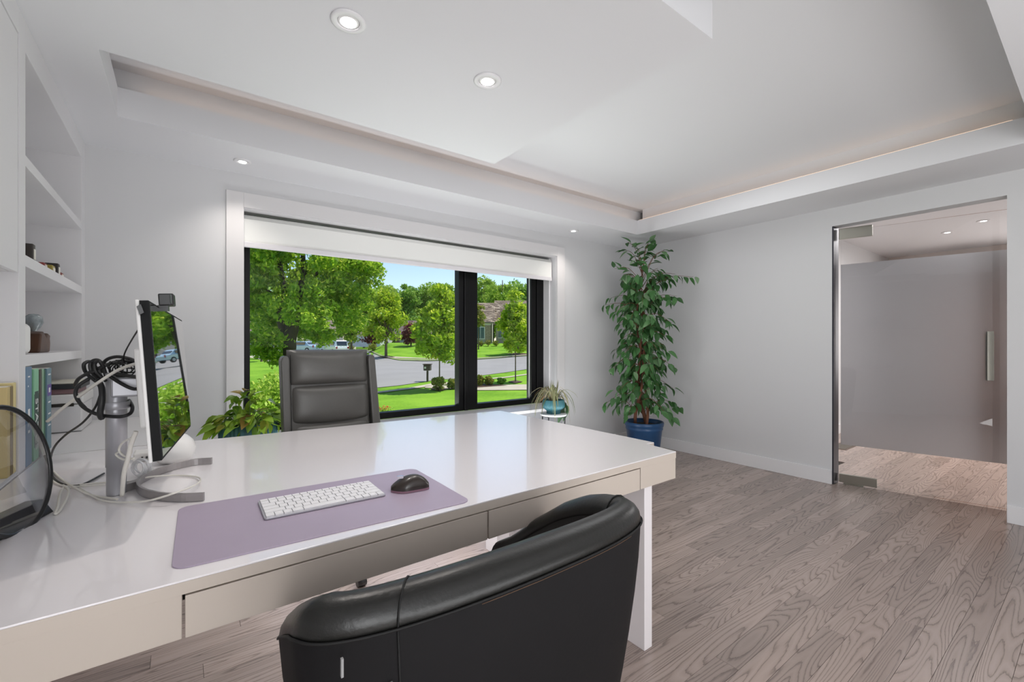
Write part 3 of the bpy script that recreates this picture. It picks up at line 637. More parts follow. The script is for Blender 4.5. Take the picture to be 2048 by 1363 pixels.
# ================================================================ THINGS ON SHELVES
zc_ = CT
bks = [(51.5, 64, 733, '5F7C97', 'blue-grey textbook with white lettering, first of the row behind the upright'), (65, 78, 737, '7FB893', 'green textbook lettered STATICS in white'),
       (79, 83.5, 738, '3A2F2B', 'thin dark brown book between two green ones'), (84, 87.5, 737, 'A8C9AE', 'thin pale green book in the textbook row'), (87.8, 91, 738, '1F5B40', 'thin dark green book in the textbook row'), (91.5, 103, 736, '5F7F8C', 'slate blue textbook with a purple block on its spine')]
XS = XF + .0
for i, (ua, ub_, vt, c, lab) in enumerate(bks):
    ya, yb = px(ua, 800, XS - .004 * (i % 2)).y, px(ub_, 800, XS).y; zt = px((ua + ub_) / 2, vt, XS).z
    t = thing('book', lab, 'book', (XS - .1, (ya + yb) / 2, zc_), 'textbooks standing on the counter')
    B().box(XS - .2, XS, ya + .001, yb - .001, zc_, zt).build('cover', mat('book_' + c, c, .45), t, bevel=.003)
    B().box(XS - .203, XS - .004, ya + .005, yb - .005, zt, zt + .001).build('pages', PAPER, t)
    zm = (zc_ + zt) / 2; rot = (math.pi / 2, math.pi / 2, math.pi / 2)
    if i == 1:
        B().box(XS, XS + .0006, ya + .012, yb - .012, zt - .17, zt - .09).build('dark_band', mat('dark_label', '1C3A33', .5), t)
        text('lettering', 'STATICS', WT, .055, (XS + .0008, (ya + yb) / 2, zt - .22), rot, t)
        B().box(XS, XS + .0004, ya + .004, yb - .004, zt - .31, zt - .1).build('dark_panel', mat('dark_panel_green', '274A3F', .5), t)
    if i == 0:
        for kk, (za_, zb_) in enumerate(((.035, .040), (.07, .076), (.16, .20), (.215, .225), (.24, .25))): B().box(XS, XS + .0006, ya + .03, yb - .03 - .02 * (kk % 2), zt - zb_, zt - za_).build('print_line', WT, t)
    if i == 5:
        B().box(XS, XS + .0006, ya + .006, yb - .006, zt - .12, zt - .07).build('purple_block', mat('purple_label', '5B4590', .5), t)
        B().box(XS + .0006, XS + .001, (ya + yb) / 2 - .014, (ya + yb) / 2 + .014, zt - .105, zt - .085).build('print_mark', WT, t)
        for kk in range(4): B().box(XS, XS + .0006, ya + .02, yb - .02, zt - .03 - kk * .05 - (.07 if kk > 0 else 0), zt - .024 - kk * .05 - (.07 if kk > 0 else 0)).build('print_line', WT, t)
for i, (ya, c, zt, lab) in enumerate(((2.27, 'D9C98E', 1.11, 'cream book against the partition in the left bay'), (2.235, '7E6A44', 1.10, 'tan book second from the partition in the left bay'), (2.20, 'C7B27A', 1.10, 'yellow book third from the partition in the left bay'))):
    yb = sy0 - .004 - i * .034; t = thing('book', lab, 'book', (XS - .1, yb - .016, CT + .01), 'books in the left bay')
    B().box(XS - .2, XS - .006, yb - .032, yb, CT + .01, zt).build('cover', mat('book_' + c, c, .5), t, bevel=.002)
    B().box(XS - .202, XS - .01, yb - .028, yb - .004, zt, zt + .001).build('pages', PAPER, t)
# storage box with lid, and things on it
bx = pz(164, 862, CT)
by1 = 3.55; bx0 = bx.x - .33
sbx = thing('storage_box', 'white storage box with latches on the counter beside the textbooks', 'box', (bx.x - .15, bx.y + .2, CT))
zl = pd(165, 806, (bx.x * FX + bx.y * FY)).z; zt = pd(165, 787, (bx.x * FX + bx.y * FY)).z
bxy = bx.y
B().box(bx0, bx.x, bxy, by1, CT + .003, zl - .003).build('body', CASE, sbx, bevel=.006)
B().box(bx0 - .004, bx.x + .006, bxy - .006, by1, zl, zt).build('lid', WPLAS, sbx, bevel=.006)
B().box(bx0 + .05, bx0 + .13, bxy - .010, bxy - .002, zl - .012, zl + .004).build('latch', DARKG, sbx)
B().box(bx.x - .14, bx.x - .03, bxy - .010, bxy - .002, zl - .012, zl + .004).build('latch', DARKG, sbx)
B().box(bx0 + .02, bx.x - .03, bxy + .02, by1 - .03, CT, CT + .003).build('feet', DARKG, sbx)
for z0, z1, c, nm, lab, inset in ((zt + .001, zt + .027, '8E6E70', 'folder', 'dusty rose folder on the white storage box', .02), (zt + .0275, zt + .052, '24282A', 'laptop', 'thin black binder on top of the rose folder', .005), (zt + .053, zt + .062, 'D8D6C8', 'paper_stack', 'thin white paper stack topmost on the storage box', .015)):
    nm = {'laptop': 'binder'}.get(nm, nm)
    o = B().box(bx0 + .01, bx.x - inset, bxy + inset, by1 - .03, z0, z1).build(nm, mat(nm + '_cover', c, .5), bevel=.003); tag(o, lab, nm.replace('_', ' '))
# ornaments
def on_shelf(u, z, dx=.03): X = XF - dx; dxx, dyy = ray(u); return Vector((X, X / dxx * dyy, z))
p = on_shelf(72, S3, .07)
t = thing('wood_carving', 'carved dark brown wooden ornament on the lowest shelf', 'ornament', p)
WD = mat('carved_wood', '4A2E1B', .4, var=.3, vscale=15)
prof = [(-.11, 0), (.10, 0), (.115, .05), (.105, .075), (.12, .095), (.07, .105), (.03, .085), (-.03, .115), (-.07, .10), (-.09, .05)]
B().loft([[(p.x + dx_, p.y + a * .9, p.z + c_ * .85) for a, c_ in prof] for dx_ in (-.03, .03)], True, False).build('carving', WD, t, bevel=.008, seg=3)
B().box(p.x - .05, p.x - .031, p.y + .02, p.y + .115, p.z, p.z + .10).build('back_plate', mat('amber_wood', 'B9842A', .35), t, bevel=.01)
p = on_shelf(58, S3, .10)
p.y += .08
o = B().lathe([(.02, 0), (.028, .008), (.010, .02), (.010, .10), (.022, .115), (.034, .14), (.030, .168), (.016, .18), (.0005, .182)], p, 16).build('vase', mat('mottled_grey_glass', '8E979A', .2, var=.4, vscale=30)); tag(o, 'mottled grey glass vase behind the wooden ornament', 'vase')
p = on_shelf(53, S3, .02)
o = B().hexa([(p.x, p.y - .06), (p.x + .01, p.y + .03), (p.x - .05, p.y + .05), (p.x - .06, p.y - .05)], p.z, p.z + .12).build('white_figurine', WPLAS, bevel=.02, seg=3); tag(o, 'white angular figurine beside the wooden ornament', 'figurine')
for u, z, hh, ww, c, nm, lab in ((55, S2, .085, .035, '3A332E', 'photo_frame', 'dark tilted frame on the middle shelf beside the upright'), (79, S2, .035, .05, '8E3B33', 'small_box', 'small dark red box on the middle shelf'),
                         (96, S2, .045, .06, '9A8A3B', 'small_box', 'small olive yellow box on the middle shelf'), (107, S2, .07, .04, '2B2522', 'small_case', 'upright black case on the middle shelf'), (114, S2, .035, .05, '7E3428', 'small_box', 'small rust red box beside the upright black case'),
                         (121, S1, .04, .02, '5A4A32', 'small_block', 'tiny brown block on the top shelf')):
    p = on_shelf(u, z, .05)
    t = thing(nm, lab, 'ornament', p)
    B().box(p.x - .03, p.x + .02, p.y - ww / 2, p.y + ww / 2, z, z + hh).build('body', mat('ornament_' + c, c, .5), t, bevel=.004)
    B().box(p.x + .02, p.x + .022, p.y - ww / 3, p.y + ww / 3, z + hh * .25, z + hh * .75).build('front_label', PAPER, t)
# ================================================================ TUB CHAIR (near)
tc_ = thing('tub_chair', 'black leather barrel chair with rolled back pulled up to the desk, nearest the camera', 'chair', (.54, 1.0, 0))
TCX, TCY, TA, TBK, TFR, TYF, TY0 = .565, .80, .425, .112, .60, 1.22, .688
def path(inset, zf=None, n=64):
    a_, bk = TA - inset, max(.012, TBK - inset * 1.0); pts = []
    def arm(y): return a_ * max(0, 1 - ((y - TCY) / TFR) ** 2.2) ** (1 / 2.2)
    ya = [TYF + (TCY - TYF) * k / 18 for k in range(18)]
    pts += [(TCX - arm(y), y) for y in ya]
    for k in range(41):
        ph = math.pi * k / 40; c_, s_ = math.cos(ph), math.sin(ph)
        pts.append((TCX - a_ * math.copysign(abs(c_) ** (2 / 3.2), c_), TCY - bk * abs(s_) ** (2 / 3.2)))
    pts += [(TCX + arm(y), y) for y in ya[::-1]]
    return pts
def bow(x, y): return y - .014 * (1 - ((x - TCX) / TA) ** 2) * max(0, 1 - (y - TY0) / .15)
def HT(y, x=.5):
    if x > TCX: return float(np.interp(y, [0, .80, .85, .90, .98, 1.08, 1.17, 1.3], [.838, .836, .828, .812, .772, .70, .62, .54]))
    ys = [0, .76, .80, .85, .90, .98, 1.08, 1.17, 1.3]; zs = [.838, .835, .822, .795, .765, .715, .665, .605, .54]
    return float(np.interp(y, ys, zs))
outer = []
for zr in (0, .12, .25, .4, .5, .62, .75, .87, 1.0):
    r = []
    for x, y in path(0):
        top_ = HT(y, x) - .048; z = .07 + (top_ - .07) * zr
        k_ = (1 - zr) ** 1.5 * .36; r.append((x + (TCX - x) * k_, bow(x, y) + (.95 - y) * k_ * .55, z))
    outer.append(r)
B().loft(outer, False, True, False).build('outer_shell', LEAO, tc_)
rolls = []
R1 = .046
c0 = path(R1)
for j in range(11):
    a = math.pi * (1.12 - 1.24 * j / 10)   # from outer side over the top to the inner side
    r = []
    o_ = path(0); i_ = path(2 * R1)
    for (x, y), (xi, yi) in zip(o_, i_):
        cx_, cy_ = (x + xi) / 2, (y + yi) / 2; ex_, ey_ = (x - xi) / 2, (y - yi) / 2
        ca, sa = -math.cos(a), math.sin(a); r.append((cx_ + ex_ * ca, bow(cx_ + ex_ * ca, cy_ + ey_ * ca), HT(y, x) - R1 + R1 * sa * (1.0 if sa > 0 else .4)))
    rolls.append(r)
B().loft(rolls, False, True, False).build('top_roll', LEAB, tc_)
inner = []
for zr in (1.0, .8, .5, 0):
    r = []
    for x, y in path(2 * R1):
        top_ = HT(y, x) - .05; z = .40 + max(0, top_ - .40) * zr; r.append((x, bow(x, y), z))
    inner.append(r)
B().loft(inner, False, True, False).build('inner_back', LEAB, tc_)
B().hexa(rrect(TCX - .27, TCX + .27, .80, TYF - .0, .08), .36, .47).build('seat', LEAB, tc_, bevel=.03, seg=4)
for sx_ in (0, 1):
    q0, q1 = path(0)[-1 if sx_ else 0][0], path(2 * R1)[-1 if sx_ else 0][0]
    B().box(min(q0, q1), max(q0, q1), TYF - .05, TYF + .01, .25, HT(TYF) - .03).build('arm_front', LEAB, tc_, bevel=.03, seg=4)
B().hexa(rrect(TCX - .24, TCX + .24, .82, TYF - .1, .08), .0, .09).build('base', BPLAS, tc_)
sp = [(x * 1.0 + (x - TCX) * .001, bow(x, y) - (.002 if y < .9 else 0), HT(y, x) - .049) for x, y in path(-.001)]
B().tube(sp, .0025, 6).build('seam', SEAM, tc_)
sp2 = [(x, y - .003, z - .0032) for x, y, z in sp[36:47]]
B().tube(sp2, .0007, 5).build('stitching', STITCH, tc_)
for kk in (31, 58):
    x, y = path(-.001)[kk]; vs = [(r[kk][0], r[kk][1] - .001, r[kk][2] + .001) for r in rolls]; 
    B().tube([Vector(q) + Vector((0, -.001, .001)) for q in vs], .0018, 5).build('seam', SEAM, tc_)
    B().tube([Vector(r[kk]) + Vector((0, -.0015, 0)) for r in outer], .0018, 5).build('seam', SEAM, tc_)
for (u, v, h_) in ((678, 1322, .02), (776, 1362, .012)):
    p = py(u, v, .706); B().obox((p.x, .684 + .006, p.z), (.0018, 0, 0), (0, .0025, 0), (0, 0, h_ * .7)).build('scuff', mat('scuff_grey', '9A9A9A', .7), tc_)
# ================================================================ EXECUTIVE CHAIR (behind desk)
ex = thing('office_chair', 'high-backed dark grey leather office chair behind the desk, in front of the window', 'chair', (.76, 2.75, 0))
def cushion(x0, x1, z0, z1, yb, depth, puff, sag=0, n=14, slope=0.06, p=6):
    vs, fs = [], []
    for j in range(n + 1):
        for i in range(n + 1):
            s_, t_ = -1 + 2 * i / n, -1 + 2 * j / n
            s_ = math.copysign(abs(s_) ** .7, s_) if s_ else 0; t_ = math.copysign(abs(t_) ** .7, t_) if t_ else 0
            h_ = (max(0, 1 - abs(s_) ** p) * max(0, 1 - abs(t_) ** p)) ** .5
            x = (x0 + x1) / 2 + s_ * (x1 - x0) / 2; z = (z0 + z1) / 2 + t_ * (z1 - z0) / 2 - sag * (1 - s_ * s_) * (t_ < 0) * abs(t_)
            y = yb + slope * (z - .7) - depth * h_ - puff * (1 - s_ * s_) * (1 - t_ * t_); vs.append((x, y, z))
    for j in range(n):
        for i in range(n): a = j * (n + 1) + i; fs.append((a, a + 1, a + n + 2, a + n + 1))
    b = B().add(vs, fs, True); return b
CY = 2.86
a_ = py(563, 712, CY); b_ = py(752, 712, CY); c_l = py(577, 700, CY).x; c_r = py(741, 700, CY).x
zt1 = py(660, 699, CY).z; zf1 = py(655, 769, CY).z; zf2 = py(655, 842, CY).z
print('exec', a_, b_, c_l, c_r, zt1, zf1, zf2)
sl2 = .10
cushion(c_l, c_r, zf1, zt1, CY + .02, .055, .02, 0, slope=sl2).build('head_cushion', LEAG, ex)
cushion(c_l + .004, c_r + .012, zf2, zf1 + .004, CY + .025, .045, .015, .02, slope=sl2).build('back_cushion', LEAG, ex)
cushion(c_l + .002, c_r + .02, .50, zf2 - .0, CY + .03, .04, .015, 0, slope=sl2).build('lumbar_cushion', LEAG, ex)
def wing(x0, x1, xb0, xb1):
    b = B(); rings = []
    for z, xa, xb_ in ((.48, xb0, xb1), (.75, xb0 * .7 + x0 * .3, xb1 * .7 + x1 * .3), (a_.z - .03, x0, x1), (a_.z - .008, x0 + .006, x1 - .004), (a_.z, x0 + .02, x1 - .015)):
        yb = CY + sl2 * (z - .7); rings.append([(xa, yb - .03, z), (xb_, yb - .03, z), (xb_, yb + .06, z), (xa, yb + .06, z)])
    return b.loft(rings, True, False)
wing(a_.x, c_l + .01, a_.x + .01, c_l + .01).build('side_bolster', LEAG, ex, bevel=.01, seg=3)
wing(c_r - .01, b_.x, c_r + .01, b_.x + .03).build('side_bolster', LEAG, ex, bevel=.01, seg=3)
b = B(); rings = []
for z in (.46, .8, 1.1, zt1 - .03, zt1 - .006):
    yb = CY + sl2 * (z - .7); hw = .0 if z < 1.17 else .01; rings.append([(c_l + hw, yb - .0, z), (c_r - hw, yb, z), (c_r - hw, yb + .075, z), (c_l + hw, yb + .075, z)])
b.loft(rings, True, False).build('back_shell', LEAG, ex, bevel=.015, seg=3)
cxm = (c_l + c_r) / 2
for x_ in (c_l + .016, c_r - .002): B().tube([(x_ + .0, CY - .012 + sl2 * (z - .7), z) for z in (.55, .8, zf1, 1.1, zt1 - .03)], .0016, 5).build('piping', SEAM, ex)
B().hexa(rrect(cxm - .26, cxm + .26, 2.36, 2.86, .08), .42, .52).build('seat', LEAG, ex, bevel=.035, seg=4)
for sgn in (-1, 1):
    B().box(cxm + sgn * .31 - .035, cxm + sgn * .31 + .035, 2.62, 2.88, .62, .655).build('armrest', LEAG, ex, bevel=.015, seg=3)
    B().box(cxm + sgn * .31 - .02, cxm + sgn * .31 + .02, 2.70, 2.76, .44, .62).build('arm_post', BPLAS, ex, bevel=.005)
B().box(cxm - .31, cxm + .31, 2.58, 2.66, .39, .42).build('seat_plate', BPLAS, ex)
B().lathe([(.028, 0), (.028, .32)], (cxm, 2.60, .10), 16, True).build('gas_lift', CHRO, ex)
cp = pz(730, 1170, .03)
for k in range(5):
    a = math.radians(-90 + 72 * k) + .0; e = Vector((cxm + .30 * math.cos(a), 2.60 + .30 * math.sin(a), .075))
    B().tube([(cxm, 2.60, .13), ((cxm + e.x) / 2, (2.60 + e.y) / 2, .11), e], [.022, .018, .014], 8).build('base_arm', BPLAS, ex)
    cs = B().obox((e.x, e.y, .05), (.010, 0, 0), (0, .012, 0), (0, 0, .02)).build('caster', BPLAS, ex)
    B().tube([(e.x - .022, e.y, .027), (e.x + .022, e.y, .027)], .026, 14).build('wheel', BPLAS, cs)
# ================================================================ PLANTS
def leafmesh(name, m, L_, w_, droop=.25, fold=.15, n=5):
    vs, fs = [], []
    for j in range(n + 1):
        t = j / n; ww = w_ * math.sin(math.pi * min(1, t ** .75)) * (1.0 if t < 1 else 0) + .0003; y = L_ * t; z = -droop * L_ * t * t
        vs += [(-ww / 2, y, z + fold * ww), (0, y, z), (ww / 2, y, z + fold * ww)]
    for j in range(n):
        a = 3 * j; fs += [(a, a + 1, a + 4, a + 3), (a + 1, a + 2, a + 5, a + 4)]
    me = bpy.data.meshes.new(name); me.from_pydata(vs, [], fs); me.materials.append(m)
    for p_ in me.polygons: p_.use_smooth = True
    return me, vs, fs
fp = Vector((4.08, 3.06, 0))
fi = thing('ficus_tree', 'tall artificial ficus in a blue pot standing in the corner by the window', 'potted tree', fp)
B().lathe([(.15, 0), (.155, .01), (.19, .30), (.198, .31), (.198, .325), (.193, .33), (.205, .345), (.21, .375), (.205, .39), (.195, .39), (.188, .36), (.185, .34)], fp, 36, False).build('pot', BLUEP, fi)
B().lathe([(.186, .345), (.1, .36), (.0005, .362)], fp, 20).build('soil', SOIL, fi)
stems = []
for k, (ph, rr0) in enumerate(((0, .022), (2.1, .018), (4.2, .016))):
    pts = []
    for j in range(13):
        t = j / 12; a = ph + t * 5.5; rad = .045 * (1 - t) + .02 + .02 * math.sin(t * 9 + k)
        pts.append(fp + Vector((rad * math.cos(a) - .05 * t - .02, rad * math.sin(a), .34 + t * (1.42 + .1 * k))))
    stems.append(pts); B().tube(spline(pts, 3), [rr0 * (1 - .55 * i / 36) for i in range(37)], 8).build('trunk', BARKI, fi)
me1, lv, lf_ = leafmesh('leaf', FIC, .112, .058)
prof_h = [.42, .6, .75, .95, 1.15, 1.35, 1.55, 1.75, 1.95, 2.1, 2.25, 2.36]
prof_r = [.30, .40, .34, .30, .36, .34, .38, .36, .36, .34, .20, .07]
nleaf = 0; twigs = B(); lrest = B(); specs = []
for k in range(100):
    z = .50 + 1.80 * (k + random.random()) / 100; a = k * 2.39996 + random.uniform(-.3, .3); R_ = np.interp(z, prof_h, prof_r) * random.uniform(.55, 1.12)
    if k == 84: R_, a, z = .52, -.9, 2.03
    t = min(1, (z - .34) / 1.5); st = stems[k % 3]; s0 = st[int(t * 10)].copy(); s0.z = min(z, 1.8) - .05
    if z > 1.75: s0 = Vector((stems[0][-1].x, stems[0][-1].y, z - .25))
    e = fp + Vector((R_ * math.cos(a) - .03, R_ * math.sin(a), z + .02 - .10 * (R_ > .3)))
    if z > 2.15: e.z += .05
    mid = (s0 + e) / 2 + Vector((0, 0, .09))
    br = spline([s0, mid, e], 5); twigs.tube(br, [.004 - .0028 * i / len(br) for i in range(len(br))], 5)
    m_ = 9 if z < 2.1 else 6
    for j in range(m_):
        t2 = .30 + .72 * j / (m_ - 1); p = br[min(len(br) - 1, int(t2 * (len(br) - 1)))] + Vector((random.uniform(-.03, .03), random.uniform(-.03, .03), random.uniform(-.025, .01)))
        yaw = a - math.pi / 2 + random.uniform(-1.3, 1.3); pitch = random.uniform(-1.25, -.35) if z < 2.12 else random.uniform(-.6, 1.0)
        specs.append((p, (pitch, random.uniform(-.6, .6), yaw), random.uniform(.75, 1.2)))
twigs.build('branches', BARKI, fi)
view = Vector((FX, FY, 0)); specs.sort(key=lambda s_: s_[0].dot(view))
for i, (p, r_, sc) in enumerate(specs):
    if i < 290:
        o = bpy.data.objects.new('leaf', me1); scn.collection.objects.link(o); o.parent = fi; o.location = p - fp; o.rotation_euler = r_; o.scale = (sc, sc, sc)
    else:
        M = Matrix.LocRotScale(p, __import__('mathutils').Euler(r_), Vector((sc, sc, sc))); lrest.add([M @ Vector(v) for v in lv], lf_, True)
stuff(lrest.build('foliage', FIC, fi))
# pothos planter at left
pp = py(497, 847, 3.28); rimz = pp.z; pcx, pcy = pp.x, 3.28
st_ = thing('plant_stool', 'low white stool holding the ribbed planter behind the desk', 'stool', (pcx, pcy, 0))
B().box(pcx - .15, pcx + .15, pcy - .11, pcy + .11, rimz - .25, rimz - .225).build('seat', CASE, st_)
for a in (-1, 1):
    for c_ in (-1, 1): B().box(pcx + a * .12 - .012, pcx + a * .12 + .012, pcy + c_ * .08 - .012, pcy + c_ * .08 + .012, 0, rimz - .25).build('leg', CASE, st_)
po = thing('pothos_plant', 'leafy green and bronze plant in a ribbed teal planter left of the office chair', 'potted plant', (pcx, pcy, rimz - .225))
def ribbed(c, rx, ry, z0, z1, nr, prof, m, parent, name='pot', sq=2.0):
    n_ = nr * 4; rings = []
    for s_, z in prof:
        r = []
        for i in range(n_):
            a = 2 * math.pi * i / n_; rb = 1 + .05 * (math.cos(nr * a)); ca, sa = math.cos(a), math.sin(a)
            r.append((c[0] + math.copysign(abs(ca) ** (2 / sq), ca) * rx * s_ * rb, c[1] + math.copysign(abs(sa) ** (2 / sq), sa) * ry * s_ * rb, z0 + (z1 - z0) * z))
        rings.append(r)
    return B().loft(rings, True).build(name, m, parent)
ribbed((pcx, pcy), .155, .085, rimz - .225, rimz, 36, [(.85, 0), (.9, .05), (1, .6), (1, 1), (.95, 1.0), (.93, .9)], TEAL2, po, sq=3)
B().hexa(rrect(pcx - .14, pcx + .14, pcy - .07, pcy + .07, .03), rimz - .03, rimz - .012).build('soil', SOIL, po)
me2, lv2, lf2 = leafmesh('leaf', POTH, .085, .045, .3, .2)
def sprout(root, par, center, n_, rad, hgt, mesh, sc0, stemm, up=.5, seed=1):
    rr_ = random.Random(seed); sb_ = B()
    for k in range(n_):
        a = rr_.random() * 6.283; R_ = rad * rr_.random() ** .6; h_ = hgt * (rr_.random() ** 1.2) * (1 - .5 * R_ / rad)
        e = Vector(center) + Vector((R_ * math.cos(a), R_ * math.sin(a) * .7, h_)); s0 = Vector(center) + Vector((R_ * .4 * math.cos(a), R_ * .3 * math.sin(a), 0))
        sb_.tube(spline([s0, (s0 + e) / 2 + Vector((0, 0, .03)), e], 3), .0018, 4)
        o = bpy.data.objects.new('leaf', mesh); scn.collection.objects.link(o); o.parent = par; o.location = e - W[par]
        o.rotation_euler = (rr_.uniform(-.9, .4), rr_.uniform(-.5, .5), a - math.pi / 2 + rr_.uniform(-.6, .6)); s_ = sc0 * rr_.uniform(.7, 1.3); o.scale = (s_, s_, s_)
    sb_.build('stems', stemm, par)
GST = mat('green_stem', '5E7A34', .6)
sprout(po, po, (pcx, pcy, rimz - .01), 110, .21, .14, me2, 1.15, GST, seed=3)
for u0, v0, tip in ((487, 790, 1), (472, 800, 1), (500, 795, 1)):
    e = py(u0, v0, pcy - .02); sb_ = B(); s0 = Vector((e.x - .01, pcy, rimz)); sb_.tube(spline([s0, (s0 + e) / 2 + Vector((.005, 0, 0)), e], 4), .0028, 5); sb_.build('stems', GST, po)
    for k in range(6):
        o = bpy.data.objects.new('leaf', me2); scn.collection.objects.link(o); o.parent = po; o.location = e - W[po] + Vector((0, 0, random.uniform(-.04, .03)))
        o.rotation_euler = (random.uniform(-.6, 1.2), random.uniform(-.4, .4), random.random() * 6.28); o.scale = (.9, .9, .9)
for u0, v0, yaw in ((535, 800, -1.2), (548, 812, -1.5), (552, 825, -1.8), (522, 796, .8), (556, 850, -2.2), (545, 838, -1.4)):
    e = py(u0, v0, pcy - .03); o = bpy.data.objects.new('leaf', me2); scn.collection.objects.link(o); o.parent = po; o.location = e - W[po]; o.rotation_euler = (random.uniform(-.5, .2), random.uniform(-.4, .4), yaw); o.scale = (1.7, 1.7, 1.7)
# round side table + spider plant
tp = py(1107, 826, 3.26)
tt = thing('side_table', 'small round white plant table with thin black legs under the spider plant', 'side table', (tp.x, tp.y, 0))
B().lathe([(.0005, -.018), (.125, -.018), (.13, -.014), (.13, -.003), (.127, 0), (.0005, 0)], tp, 36).build('table_top', mat('marble_top', 'E6E6E8', .25, var=.05, vscale=8), tt)
for k in range(4):
    a = math.radians(25 + 90 * k); B().tube([(tp.x + .118 * math.cos(a), tp.y + .118 * math.sin(a), 0), (tp.x + .118 * math.cos(a), tp.y + .118 * math.sin(a), tp.z - .012)], .006, 8).build('leg', BPLAS, tt)
B().tube([(tp.x + .118 * math.cos(a), tp.y + .118 * math.sin(a), tp.z - .02) for a in np.linspace(0, 6.283, 30)], .004, 6).build('ring', BPLAS, tt)
sp_ = thing('spider_plant', 'spider plant with drooping striped blades in a ribbed teal bowl pot', 'potted plant', tp)
ribbed((tp.x, tp.y), .105, .105, tp.z, tp.z + .135, 34, [(.62, 0), (.62, .2), (.86, .36), (1.0, .5), (1.0, .7), (.93, .97), (.92, 1), (.86, 1), (.84, .85)], TEAL, sp_)
B().lathe([(.075, .118), (.0005, .122)], tp, 20).build('soil', SOIL, sp_)
rr_ = random.Random(5); c0 = tp + Vector((0, 0, .12))
for k in range(64):
    a = rr_.random() * 6.283; L_ = rr_.uniform(.1, .26); hh = rr_.uniform(.04, .15); dr_ = rr_.uniform(-.2, .05); w_ = rr_.uniform(.004, .008)
    pts = spline([c0 + Vector((.03 * math.cos(a), .03 * math.sin(a), 0)), c0 + Vector((L_ * .45 * math.cos(a), L_ * .45 * math.sin(a), hh)), c0 + Vector((L_ * .85 * math.cos(a), L_ * .85 * math.sin(a), hh * .6 + dr_ * .4)), c0 + Vector((L_ * math.cos(a), L_ * math.sin(a), dr_))], 4)
    if k < 6: pts = [c0 + Vector((.02 * math.cos(a) + q * .04 * math.cos(a), .02 * math.sin(a) + q * .04 * math.sin(a), q * rr_.uniform(.1, .11) * 2)) for q in np.linspace(0, 1, 8)]
    if k > 58: a = -.6; 
    vs, fs = [], []; side = Vector((-math.sin(a), math.cos(a), 0))
    for i, p in enumerate(pts):
        ww = w_ * math.sin(math.pi * (.12 + .86 * i / (len(pts) - 1))) ; vs += [p - side * ww, p + Vector((0, 0, -.002)), p + side * ww]
        if i: q = 3 * (i - 1); fs += [(q, q + 1, q + 4, q + 3), (q + 1, q + 2, q + 5, q + 4)]
    B().add(vs, fs, True).build('blade', DRAC, sp_)
me3, _, _ = leafmesh('leaf', mat('dark_broad_leaf', '2F4A2C', .35), .17, .07, .5, .25)
for k, (yaw, dx_) in enumerate(((-.9, .09), (-1.4, .11), (-.5, .1))):
    o = bpy.data.objects.new('leaf', me3); scn.collection.objects.link(o); o.parent = sp_; o.location = Vector((dx_, -.04 - .01 * k, .12 - .03 * k)); o.rotation_euler = (-1.05, .2 * k, yaw)
# ================================================================ OUTSIDE
def drop(d, q):
    R_ = np.interp(d, [0, 6, 15, 23, 47, 66, 80], [2.25, 2.25, 2.25, 2.2, 1.92, .1, .0]); L_ = np.interp(d, [0, 15, 23, 47, 100, 400], [2.25, 2.25, 2.2, 1.95, 1.6, 1.0])
    k = np.clip((q + .335) / .06, 0, 1); return R_ * k + L_ * (1 - k)
def gz(x, y): d = x * FX + y * FY; l = x * RX + y * RY; return H - drop(d, l / np.maximum(d, 1))
def gh(u, v):
    dx, dy = ray(u); q = (u - 1024) / FL; s_ = (v - V0) / FL; lo, hi = 4.0, 180.0
    for t in np.arange(4, 180, .5):
        if s_ * t >= drop(t, q): hi = t; lo = t - .5; break
    for _ in range(20):
        m_ = (lo + hi) / 2
        if s_ * m_ >= drop(m_, q): hi = m_
        else: lo = m_
    return Vector((dx * hi, dy * hi, H - float(drop(hi, q))))
def dep(p): return p.x * FX + p.y * FY
GR = bpy.data.materials.new('lawn_grass'); GR.use_nodes = True; nt = GR.node_tree; b_ = nt.nodes['Principled BSDF']; b_.inputs['Roughness'].default_value = .9; b_.inputs['Specular IOR Level'].default_value = .1
g_ = nt.nodes.new('ShaderNodeNewGeometry'); n1 = nt.nodes.new('ShaderNodeTexNoise'); n1.inputs['Scale'].default_value = 9; n1.inputs['Detail'].default_value = 6
n2_ = nt.nodes.new('ShaderNodeTexNoise'); n2_.inputs['Scale'].default_value = .5; nt.links.new(g_.outputs['Position'], n1.inputs['Vector']); nt.links.new(g_.outputs['Position'], n2_.inputs['Vector'])
ad2 = nt.nodes.new('ShaderNodeMath'); ad2.operation = 'MULTIPLY_ADD'; ad2.inputs[1].default_value = .6; nt.links.new(n1.outputs[0], ad2.inputs[0]); nt.links.new(n2_.outputs[0], ad2.inputs[2])
rp_ = nt.nodes.new('ShaderNodeValToRGB'); rp_.color_ramp.elements[0].position = .45; rp_.color_ramp.elements[0].color = lin('4F8018'); rp_.color_ramp.elements[1].position = 1.0; rp_.color_ramp.elements[1].color = lin('83AC34')
nt.links.new(ad2.outputs[0], rp_.inputs[0]); nt.links.new(rp_.outputs[0], b_.inputs['Base Color'])
xs = np.linspace(-110, 130, 170); ys = np.concatenate([np.linspace(4.05, 60, 90), np.linspace(61, 190, 60)])
Xg, Yg = np.meshgrid(xs, ys); Zg = gz(Xg, Yg); nx_, ny_ = len(xs), len(ys)
vs = np.stack([Xg.ravel(), Yg.ravel(), Zg.ravel()], 1); ii = np.arange(nx_ * ny_).reshape(ny_, nx_)
fs = np.stack([ii[:-1, :-1].ravel(), ii[:-1, 1:].ravel(), ii[1:, 1:].ravel(), ii[1:, :-1].ravel()], 1)
me = bpy.data.meshes.new('lawn'); me.from_pydata(vs.tolist(), [], fs.tolist()); me.materials.append(GR)
